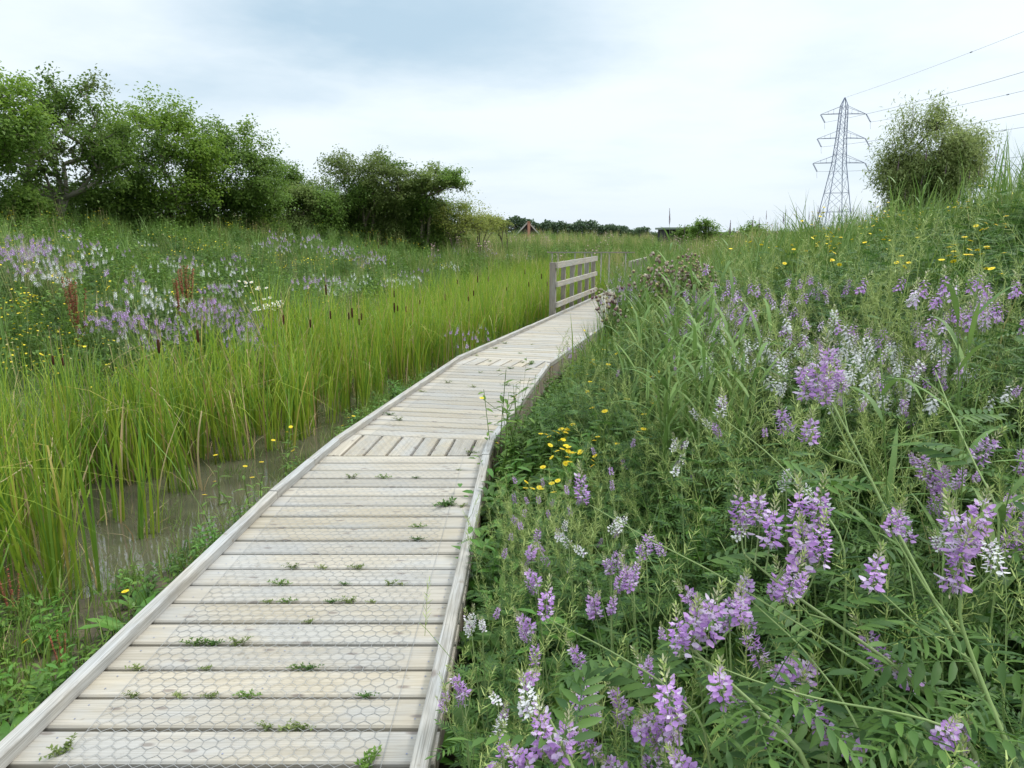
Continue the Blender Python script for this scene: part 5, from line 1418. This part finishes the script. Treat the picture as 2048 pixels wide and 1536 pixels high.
# ------------------------------------------------------------------ trees
def tree(name, base, H_, ells, label, lmat, nclu=200, nleaf=42, ls=.085, tr=.10, bark='bark', stems=1, cr=.30, seed=1, twig=.0, lm2=None, cat='tree', group=None, holes=.35, droop=0.0, slim=.55):
    rg = np.random.default_rng(seed); rr = random.Random(seed)
    # cluster centres in the outline of overlapping ellipsoids, kept off noise holes
    C = []
    ells = np.array(ells, float); vol = ells[:, 3] * ells[:, 4] * ells[:, 5]; vol = vol / vol.sum()
    tries = 0
    while len(C) < nclu and tries < nclu * 30:
        tries += 1
        e = ells[rg.choice(len(ells), p=vol)]; d = rg.normal(size=3); d /= np.linalg.norm(d); r = rg.uniform(.25, 1.0) ** .5
        r *= 1 + .18 * math.sin(5 * d[0] + 3 * d[2] + seed) * math.cos(4 * d[1] + seed * 2)
        p = e[:3] + d * e[3:] * r
        n = math.sin(p[0] * 2.9 + seed) * math.sin(p[1] * 2.6 + 2 * seed) * math.sin(p[2] * 3.1 + 3 * seed)
        if n > holes: continue
        if p[2] < .15: continue
        C.append(p)
    C = np.array(C)
    nodes = [np.zeros(3)]; par = [-1]
    roots = []
    th = max(.25, H_ * .12)
    for s in range(stems):
        a = s * 2 * pi / stems + rr.random(); lean = (.0 if stems == 1 else .35)
        prev = 0
        for k in range(1, 5):
            p = np.array([lean * th * k * .5 * cos(a) + rr.gauss(0, .04), lean * th * k * .5 * sin(a) + rr.gauss(0, .04), th * k])
            nodes.append(p); par.append(prev); prev = len(nodes) - 1
    order = np.argsort(np.linalg.norm(C - [0, 0, th * 3], axis=1)); cl = []
    for i in order:
        c = C[i]; A = np.array(nodes); d = np.linalg.norm(A - c, axis=1) + np.where(A[:, 2] > c[2] - .05, .8, 0) + .12 * np.linalg.norm(A[:, :2], axis=1)
        j = int(np.argmin(d)); a = A[j]; L = np.linalg.norm(c - a); k = max(1, int(L / .45)); prev = j
        mid = np.array([rr.gauss(0, .08), rr.gauss(0, .08), .12]) * L
        for s in range(1, k + 1):
            f = s / k; p = a + (c - a) * f + mid * (4 * f * (1 - f)) * .6 if s < k else c
            nodes.append(p); par.append(prev); prev = len(nodes) - 1
        cl.append(prev)
    A = np.array(nodes); cnt = np.zeros(len(A))
    for j in cl: cnt[j] = 1
    for j in range(len(A) - 1, 0, -1): cnt[par[j]] += cnt[j]
    rad = tr * (np.maximum(cnt, .5) / max(cnt[0] / stems, 1)) ** slim; rad = np.clip(rad, .006, tr)
    t = G()
    for j in range(1, len(A)):
        p, q = A[par[j]], A[j]; d = q - p; L = np.linalg.norm(d)
        if L < 1e-4: continue
        M = frame_to(d / L, (.3, .9, .1)); a = np.arange(5) * 2 * pi / 5; off = np.outer(np.cos(a), M[:, 0]) + np.outer(np.sin(a), M[:, 1])
        r0 = min(rad[par[j]], rad[j] * 1.35)
        v = np.concatenate([p + off * r0, q + off * rad[j]]); t.add(v, [[k, (k + 1) % 5, 5 + (k + 1) % 5, 5 + k] for k in range(5)], bark)
    # leaves
    lf = G(); leaf(lf, 1, .62, lmat, False, curl=.3, fold=.5); lf2 = G(); leaf(lf2, 1, .62, lm2 or lmat, False, curl=.3, fold=.5)
    n = len(C); cs = rg.uniform(.6, 1.25, n)
    N_ = n * nleaf; ci = np.repeat(np.arange(n), nleaf)
    dd = rg.normal(size=(N_, 3)); dd /= np.linalg.norm(dd, axis=1)[:, None]
    P = C[ci] + dd * (cr * cs[ci] * rg.uniform(0, 1, N_) ** .55)[:, None] * [1.15, 1.15, .7]
    if twig:        # sprays beyond the outline
        out = C - ells[0, :3]; out /= np.linalg.norm(out, axis=1)[:, None] + 1e-6
        P += out[ci] * (rg.uniform(0, 1, N_) ** 3 * twig)[:, None] + np.array([0, 0, -droop]) * (rg.uniform(0, 1, N_) ** 2)[:, None]
    M = Rz(rg.uniform(0, 2 * pi, N_)) @ Ry(rg.uniform(-.5, 1.0, N_) + droop) @ Rx(rg.uniform(-.7, .7, N_)) * (ls * rg.uniform(.6, 1.3, N_))[:, None, None]
    if droop: M = M * np.array([1.0, .42, .42])[None, None, :]
    c = G(); k2 = (np.sin(C[:, 0] * 1.7 + seed) * np.cos(C[:, 2] * 2.1 + seed) > .25)[ci]
    c.inst(lf, M[~k2], P[~k2]); c.inst(lf2, M[k2], P[k2])
    o = thing(name, label, cat, base, 0, group)
    obj('trunk', t, o); obj('crown', c, o)
    return o
def at(x, y, dist):
    """ground spot in picture column x at distance dist"""
    d = pixdir(x, y); k = dist / math.hypot(d[0], d[1]); X, Y = d[0] * k, d[1] * k
    return (X, Y, float(ground(X, Y)) - .1)
def s_at(x, y, dist):     # metres per picture pixel there
    d = pixdir(x, y); return dist / math.hypot(d[0], d[1]) / F
TR = [
 # name, column, dist, [ (px offset, height px, rx px, rz px) ... ], H px...
 dict(n='hawthorn_tree', c=-60, d=19, e=[(0, 170, 130, 120), (70, 190, 80, 90), (-40, 240, 90, 70)], label='bright leaning tree crown cut by the left edge of the picture', m='tree_leaf', m2='tree_leaf_bright', nc=260, seed=3),
 dict(n='hawthorn_tree', c=120, d=21, e=[(0, 130, 140, 95), (70, 200, 75, 62), (-60, 200, 90, 60), (100, 120, 60, 60), (85, 245, 30, 16)], label='open grey-stemmed tree at the left with sky showing through its tangled branches', m='tree_leaf', m2='tree_leaf_olive', nc=230, seed=5, bark='bark_grey', tr=.07, stems=4, holes=.12, cr=.27),
 dict(n='hawthorn_tree', c=345, d=23, e=[(0, 100, 115, 110), (40, 130, 75, 78), (-70, 110, 60, 90), (-30, 190, 50, 22)], label='dense dark green tree in the middle of the left group, rounded top', m='tree_leaf_bright', m2='tree_leaf', nc=330, seed=8),
 dict(n='hawthorn_tree', c=455, d=24, e=[(0, 85, 90, 90), (50, 60, 60, 65), (60, 110, 40, 20)], label='dense green tree sloping down to the right in the left group', m='tree_leaf', m2='tree_leaf_bright', nc=280, seed=9),
 dict(n='small_tree', c=560, d=28, e=[(0, 62, 50, 42), (30, 50, 40, 35)], label='low round tree on a thin pale trunk between the two groups', m='tree_leaf', m2='tree_leaf', nc=150, seed=12, bark='bark_grey', tr=.07),
 dict(n='small_tree', c=735, d=28, holes=.18, e=[(0, 78, 75, 44), (-20, 118, 38, 18), (-50, 92, 42, 18), (40, 58, 60, 45), (10, 35, 70, 42)], label='wide crowned tree with a pointed top left of the gap of sky', m='tree_leaf_olive', m2='tree_leaf', nc=280, seed=15, stems=2),
 dict(n='small_tree', c=848, d=28.5, holes=.12, e=[(15, 70, 60, 22), (-20, 100, 18, 18), (0, 40, 58, 30), (55, 62, 28, 15)], label='spreading tree with visible forked branches, last of the left group', m='tree_leaf_olive', m2='tree_leaf', nc=210, seed=18, stems=3, tr=.06, cr=.24),
]
for T in TR:
    b = at(T['c'], 440, T['d']); k = s_at(T['c'], 440, T['d'])
    E_ = [(o * k, rx * k * random.uniform(-.3, .3), h * k, rx * k, rx * k * .85, rz * k) for (o, h, rx, rz) in T['e']]
    hb = (470 - 440) * k * 0 + (CAMZ + (470 - 432) * k) - b[2]      # the base seen against the bank
    E_ = [(a, bb, c + max(hb, 0), d, e, f) for a, bb, c, d, e, f in E_]
    tree(T['n'], b, max(c for _, _, c, *_ in E_), E_, T['label'], T['m'], int(T['nc'] * 1.25), 60, .088, T.get('tr', .075), T.get('bark', 'bark'), T.get('stems', 1), T.get('cr', .32), T['seed'], twig=.35, lm2=T['m2'], holes=T.get('holes', .3), group=None)
# thicket and shrubs under and behind them
sh = [(20, 20, 80, 45, 'tree_leaf', 31), (200, 22, 60, 45, 'tree_leaf', 32), (270, 22, 60, 50, 'tree_leaf', 33), (400, 24, 70, 55, 'tree_leaf', 34), (520, 25, 50, 50, 'tree_leaf', 35), (600, 27, 45, 45, 'tree_leaf_olive', 36), (645, 27, 40, 38, 'tree_leaf', 37),
      (690, 29, 50, 36, 'tree_leaf', 38), (780, 29.5, 50, 38, 'tree_leaf', 39), (830, 30, 50, 32, 'tree_leaf_olive', 40), (890, 30, 42, 24, 'tree_leaf', 41), (735, 30, 45, 36, 'tree_leaf_olive', 44), (650, 28, 45, 36, 'tree_leaf_olive', 46), (715, 28.4, 42, 30, 'tree_leaf', 47), (762, 28.6, 45, 32, 'tree_leaf_olive', 48), (815, 29, 45, 30, 'tree_leaf', 49), (856, 29, 40, 28, 'tree_leaf', 50), (630, 32, 60, 62, 'tree_leaf_olive', 42), (110, 25, 90, 50, 'tree_leaf', 43)]
for (c, d, w, h, m, sd) in sh:
    h *= 1.3
    b = at(c, 440, d); k = s_at(c, 440, d); hb = max((CAMZ + (470 - 436) * k) - b[2], 0)
    tree('bush', b, h * k, [(0, 0, hb + h * .42 * k, w * k, w * k * .8, h * .6 * k), (0, 0, max(hb * .5, .3), w * k, w * k * .8, max(hb * .6, .4))], 'dense low bush filling in beneath the left trees', m, 170, 50, .09, .04, 'bark', 3, .33, sd, twig=.2, cat='bush', group='bushes beneath the left trees')
for (c, d, w, h, m, sd, lab) in [(905, 29, 50, 50, 'tree_leaf_yellow', 52, 'yellow green shrub at the right foot of the last left tree'), (965, 30, 45, 26, 'tree_leaf_yellow', 53, 'low yellowish scrub trailing off right of the left trees'), (1010, 33, 30, 16, 'tree_leaf_yellow', 54, 'lowest yellowish scrub beside the distant house')]:
    b = at(c, 450, d); k = s_at(c, 450, d); hb = max((CAMZ + (470 - 452) * k) - b[2], 0)
    tree('bush', b, h * k, [(0, 0, hb + h * .25 * k, w * k, w * k * .8, h * .60 * k), (w * .3 * k, 0, hb + h * .6 * k, w * .5 * k, w * k * .5, h * .4 * k), (-w * .5 * k, 0, hb + h * .35 * k, w * .5 * k, w * k * .5, h * .4 * k)], lab, m, 150, 26, .075, .022, 'bark', 5, .24, sd, twig=.75, cat='bush', holes=.1)
# willow on the right
b = at(1855, 400, 17); k = s_at(1855, 400, 17); hb = max((CAMZ + (470 - 410) * k) - b[2], 0)
tree('willow_tree', b, 2.6, [(x * k, y * k, hb + z * k, a * k, a * .85 * k, c * k) for x, y, z, a, c in ((0, 0, 105, 82, 62), (-10, 0, 60, 82, 55), (50, 10, 85, 58, 48), (-60, 0, 80, 46, 48), (5, 0, 172, 30, 26), (-55, 0, 155, 20, 32), (0, 0, 20, 78, 36), (70, 0, 125, 30, 26), (5, 0, 195, 9, 16), (85, 0, 105, 24, 14))],
     'rounded grey green willow standing alone behind the right bank', 'willow_leaf', 470, 95, .085, .045, 'bark', 4, .26, 77, twig=.28, lm2='willow_leaf', droop=.2, holes=.12)
for (c, d, w, h, sd, lab) in [(1408, 40, 22, 34, 61, 'small pointed bush beside the black shed'), (1492, 36, 32, 30, 62, 'rounded dark bush on the skyline left of the pylon'), (1372, 42, 18, 18, 63, 'low dark bush close against the black shed')]:
    b = at(c, 465, d); k = s_at(c, 465, d); hb = max((CAMZ - .2) - b[2], 0)
    tree('bush', b, h * k, [(0, 0, hb + h * .4 * k, w * k, w * k * .8, h * .6 * k), (0, 0, hb + h * .8 * k, w * .4 * k, w * k * .4, h * .35 * k)], lab, 'tree_leaf', 90, 30, .12, .05, 'bark', 3, .3, sd, twig=.25, cat='bush')

# far tree line: one mass
def far_wood():
    rg = np.random.default_rng(5); g = G(); lf = G(); leaf(lf, 1, .8, 'far_leaf', False, fold=.5)
    n = 90000; X = rg.uniform(-80, 75, n); 
    top = 2.5 + .35 * np.sin(X * .16 + 1) + .3 * np.sin(X * .43 + 2) + .25 * np.sin(X * 1.1) + .2 * np.sin(X * 2.3 + .5)
    top = np.maximum(top, 1.4) * np.where(X > 24, .45, 1)
    Y = 118 + 6 * rg.random(n) + 8 * np.sin(X * .05)
    Z = ground(X, Y) + top * rg.uniform(0, 1, n) ** .75
    M = rnd_rot(n, .8, .2, .5, rg)
    g.inst(lf, M, np.stack([X, Y, Z], 1))
    tag(obj('distant_treeline', g), kind='stuff')
far_wood()

# ------------------------------------------------------------------ distant house with chimney
def house():
    k = s_at(1055, 455, 62); b = at(1056, 455, 62)
    zt = CAMZ + (470 - 446) * k      # ridge
    t = thing('house', 'distant red brick gable end with a tall chimney showing above the meadow', 'house', (b[0], b[1], b[2]))
    hz = zt - b[2]; w = 26 * k; ev = hz - 22 * k; D = 7
    g = G(); g.add([(-w, 0, 0), (w, 0, 0), (w, 0, ev), (-w, 0, ev)], [[0, 1, 2, 3]], 'brick'); g.add([(-w, 0, ev), (w, 0, ev), (w * .02, 0, hz), (-w * .02, 0, hz)], [[0, 1, 2, 3]], 'roof_tile')
    for s in (-w, w): g.add([(s, 0, 0), (s, D, 0), (s, D, ev), (s, 0, ev)], [[0, 1, 2, 3]], 'brick')
    g.add([(-w, D, 0), (w, D, 0), (w, D, ev), (-w, D, ev)], [[0, 1, 2, 3]], 'brick'); obj('wall', g, t)
    g = G()
    for s in (-1, 1):
        a = np.array([s * w * 1.12, -.2, ev - .25]); r_ = np.array([0, -.2, hz + .12]); a2, r2 = a + [0, D + .4, 0], r_ + [0, D + .4, 0]; dn = np.array([0, 0, -.14])
        g.add([a, r_, r2, a2, a + dn, r_ + dn, r2 + dn, a2 + dn], [[0, 1, 2, 3], [7, 6, 5, 4], [0, 4, 5, 1], [3, 2, 6, 7], [0, 3, 7, 4]], 'brick' if s > 0 else 'roof_tile')
    rf = obj('roof', g, t)
    g = G()
    for s in (-1, 1):
        a = np.array([s * w * 1.12, -.26, ev - .25]); r_ = np.array([0, -.26, hz + .14]); dn = np.array([0, 0, -.16]); g.add([a, r_, r_ + dn, a + dn], [[0, 1, 2, 3]], 'white_board')
    obj('bargeboard', g, rf)
    g = G(); cw = 2.6 * k; cx = 1.5 * k
    box(g, (cx - cw, -.75, 0), (cx + cw, -.28, hz + 1 * k), 'brick'); box(g, (cx - cw * 1.2, -.8, hz + 1 * k), (cx + cw * 1.2, -.22, hz + 2.2 * k), 'brick')
    obj('chimney', g, t)
house()
# black shed (a bird hide) with a flat roof
k = s_at(1352, 465, 46); b = at(1352, 465, 46)
t = thing('black_shed', 'long low black boarded shed with a pale flat roof on the skyline', 'shed', b)
zt = CAMZ + (470 - 459) * k - b[2]
g = G(); box(g, (-20 * k, 0, 0), (34 * k, 2.5, zt), 'black_board')
for i in range(27): box(g, ((-20 + 2 * i) * k, -.012, 0), ((-20 + 2 * i + .25) * k, -.001, zt), 'black_board')
obj('wall', g, t)
g = G(); box(g, (-25 * k, -.2, zt + .001), (35 * k, 2.7, zt + .12), 'felt_roof'); obj('roof', g, t)

# ------------------------------------------------------------------ pylon and power lines
PX0, PY0 = 61.4, 139.0
PZ0 = -1.7
nxt = np.array([44.0, -108.0, 3.0])
pv = np.array([PX0, PY0, PZ0])
ld = (nxt - pv)[:2]; ld /= np.linalg.norm(ld); aw = np.array([-ld[1], ld[0]])      # across the line
if aw[0] < 0: aw = -aw
py_ = thing('electricity_pylon', 'grey steel lattice electricity pylon with three pairs of cross-arms', 'pylon', tuple(pv), math.atan2(aw[1], aw[0]))
def hw(z):      # half width of the tower at height z
    return np.interp(z, [0, 6, 16.2, 21, 25.3, 26.6, 28], [3.15, 2.35, 1.0, .72, .58, .5, .04])
def bar(g, a, b, r=.06, m='steel'): tube(g, [a, b], [r * .62, r * .62], m, 4)
g = G(); lv = [0, 4.0, 7.5, 11, 14, 16.5, 18, 19.5, 21, 22.6, 24.2, 25.6, 26.8]
for sx in (-1, 1):
    for sy in (-1, 1):
        zs = [0, 6, 16.2, 21, 25.3, 26.6, 28]; tube(g, [(sx * hw(z), sy * hw(z), z) for z in zs], .075, 'steel', 4)
for i in range(len(lv) - 1):
    a, b_ = lv[i], lv[i + 1]
    for s in (-1, 1):
        for ax in (0, 1):
            def pt(u, z): return (u * hw(z), s * hw(z), z) if ax == 0 else (s * hw(z), u * hw(z), z)
            bar(g, pt(-1, a), pt(1, b_), .045); bar(g, pt(1, a), pt(-1, b_), .045)
            if i in (1, 2, 5, 8): bar(g, pt(-1, b_), pt(1, b_), .05)
obj('lattice_tower', g, py_)
arms = [(25.2, 4.1), (20.9, 4.35), (16.5, 4.75)]
att = []
for z, w in arms:
    for s in (-1, 1):
        g = G(); h = hw(z); tip = (s * w, 0, z - .1)
        for sy in (-1, 1):
            bar(g, (s * h, sy * h, z), tip, .07); bar(g, (s * hw(z + 1.3), sy * hw(z + 1.3), z + 1.3), tip, .055)
        for f in (.3, .6):
            bar(g, (s * (h + (w - h) * f), h * (1 - f), z), (s * (h + (w - h) * f), -h * (1 - f), z), .035)
            bar(g, (s * (h + (w - h) * f), h * (1 - f), z), (s * (h + (w - h) * f * 1.0), h * (1 - f), z + 1.3 * (1 - f)), .035)
        am = obj('cross_arm', g, py_)
        g = G(); zz_ = np.linspace(0, 1, 15); dirn = np.array([.35, -.6, -1.0]); dirn = dirn / np.linalg.norm(dirn) * 1.9
        tube(g, [np.array(tip) + dirn * q for q in zz_], [.05 + .11 * (i % 2) for i in range(15)], 'insulator', 6)
        obj('insulator', g, py_)
        e = np.array(tip) + dirn; att.append(e)
        g = G(); tube(g, [e, e + [0, 0, -.6], e + [.1, 0, -1.2]], .02, 'insulator', 4); obj('arcing_horn', g, py_)
att.append(np.array([0, 0, 28.0]))
c_, s_ = math.cos(py_.rotation_euler.z), math.sin(py_.rotation_euler.z)
names = ['top left', 'top right', 'middle left', 'middle right', 'bottom left', 'bottom right', 'topmost earth']
for i, e in enumerate(att):
    wx = pv + np.array([c_ * e[0] - s_ * e[1], s_ * e[0] + c_ * e[1], e[2]]); end = wx + (nxt - pv); sg = 6.5 if i < 6 else 5.0
    g = G(); s = np.linspace(0, 1, 60); P = wx + (end - wx) * s[:, None]; P[:, 2] -= sg * 4 * s * (1 - s)
    r = .022 if i < 6 else .016
    tube(g, P, r, 'cable', 4)
    for f in (.18, .34, .5):
        k2 = int(f * 59); g2 = P[k2]; tube(g, [g2 - (P[k2 + 1] - g2) * .06, g2 + (P[k2 + 1] - g2) * .06], .07, 'cable', 4)
    nme = {0: 'from the left tip of the top cross-arm', 1: 'from the right tip of the top cross-arm', 2: 'from the left tip of the middle cross-arm', 3: 'from the right tip of the middle cross-arm', 4: 'from the left tip of the bottom cross-arm', 5: 'from the right tip of the bottom cross-arm', 6: 'from the very peak of the pylon'}[i]
    tag(obj('power_line', g), 'thin overhead power line running ' + nme, 'power line')
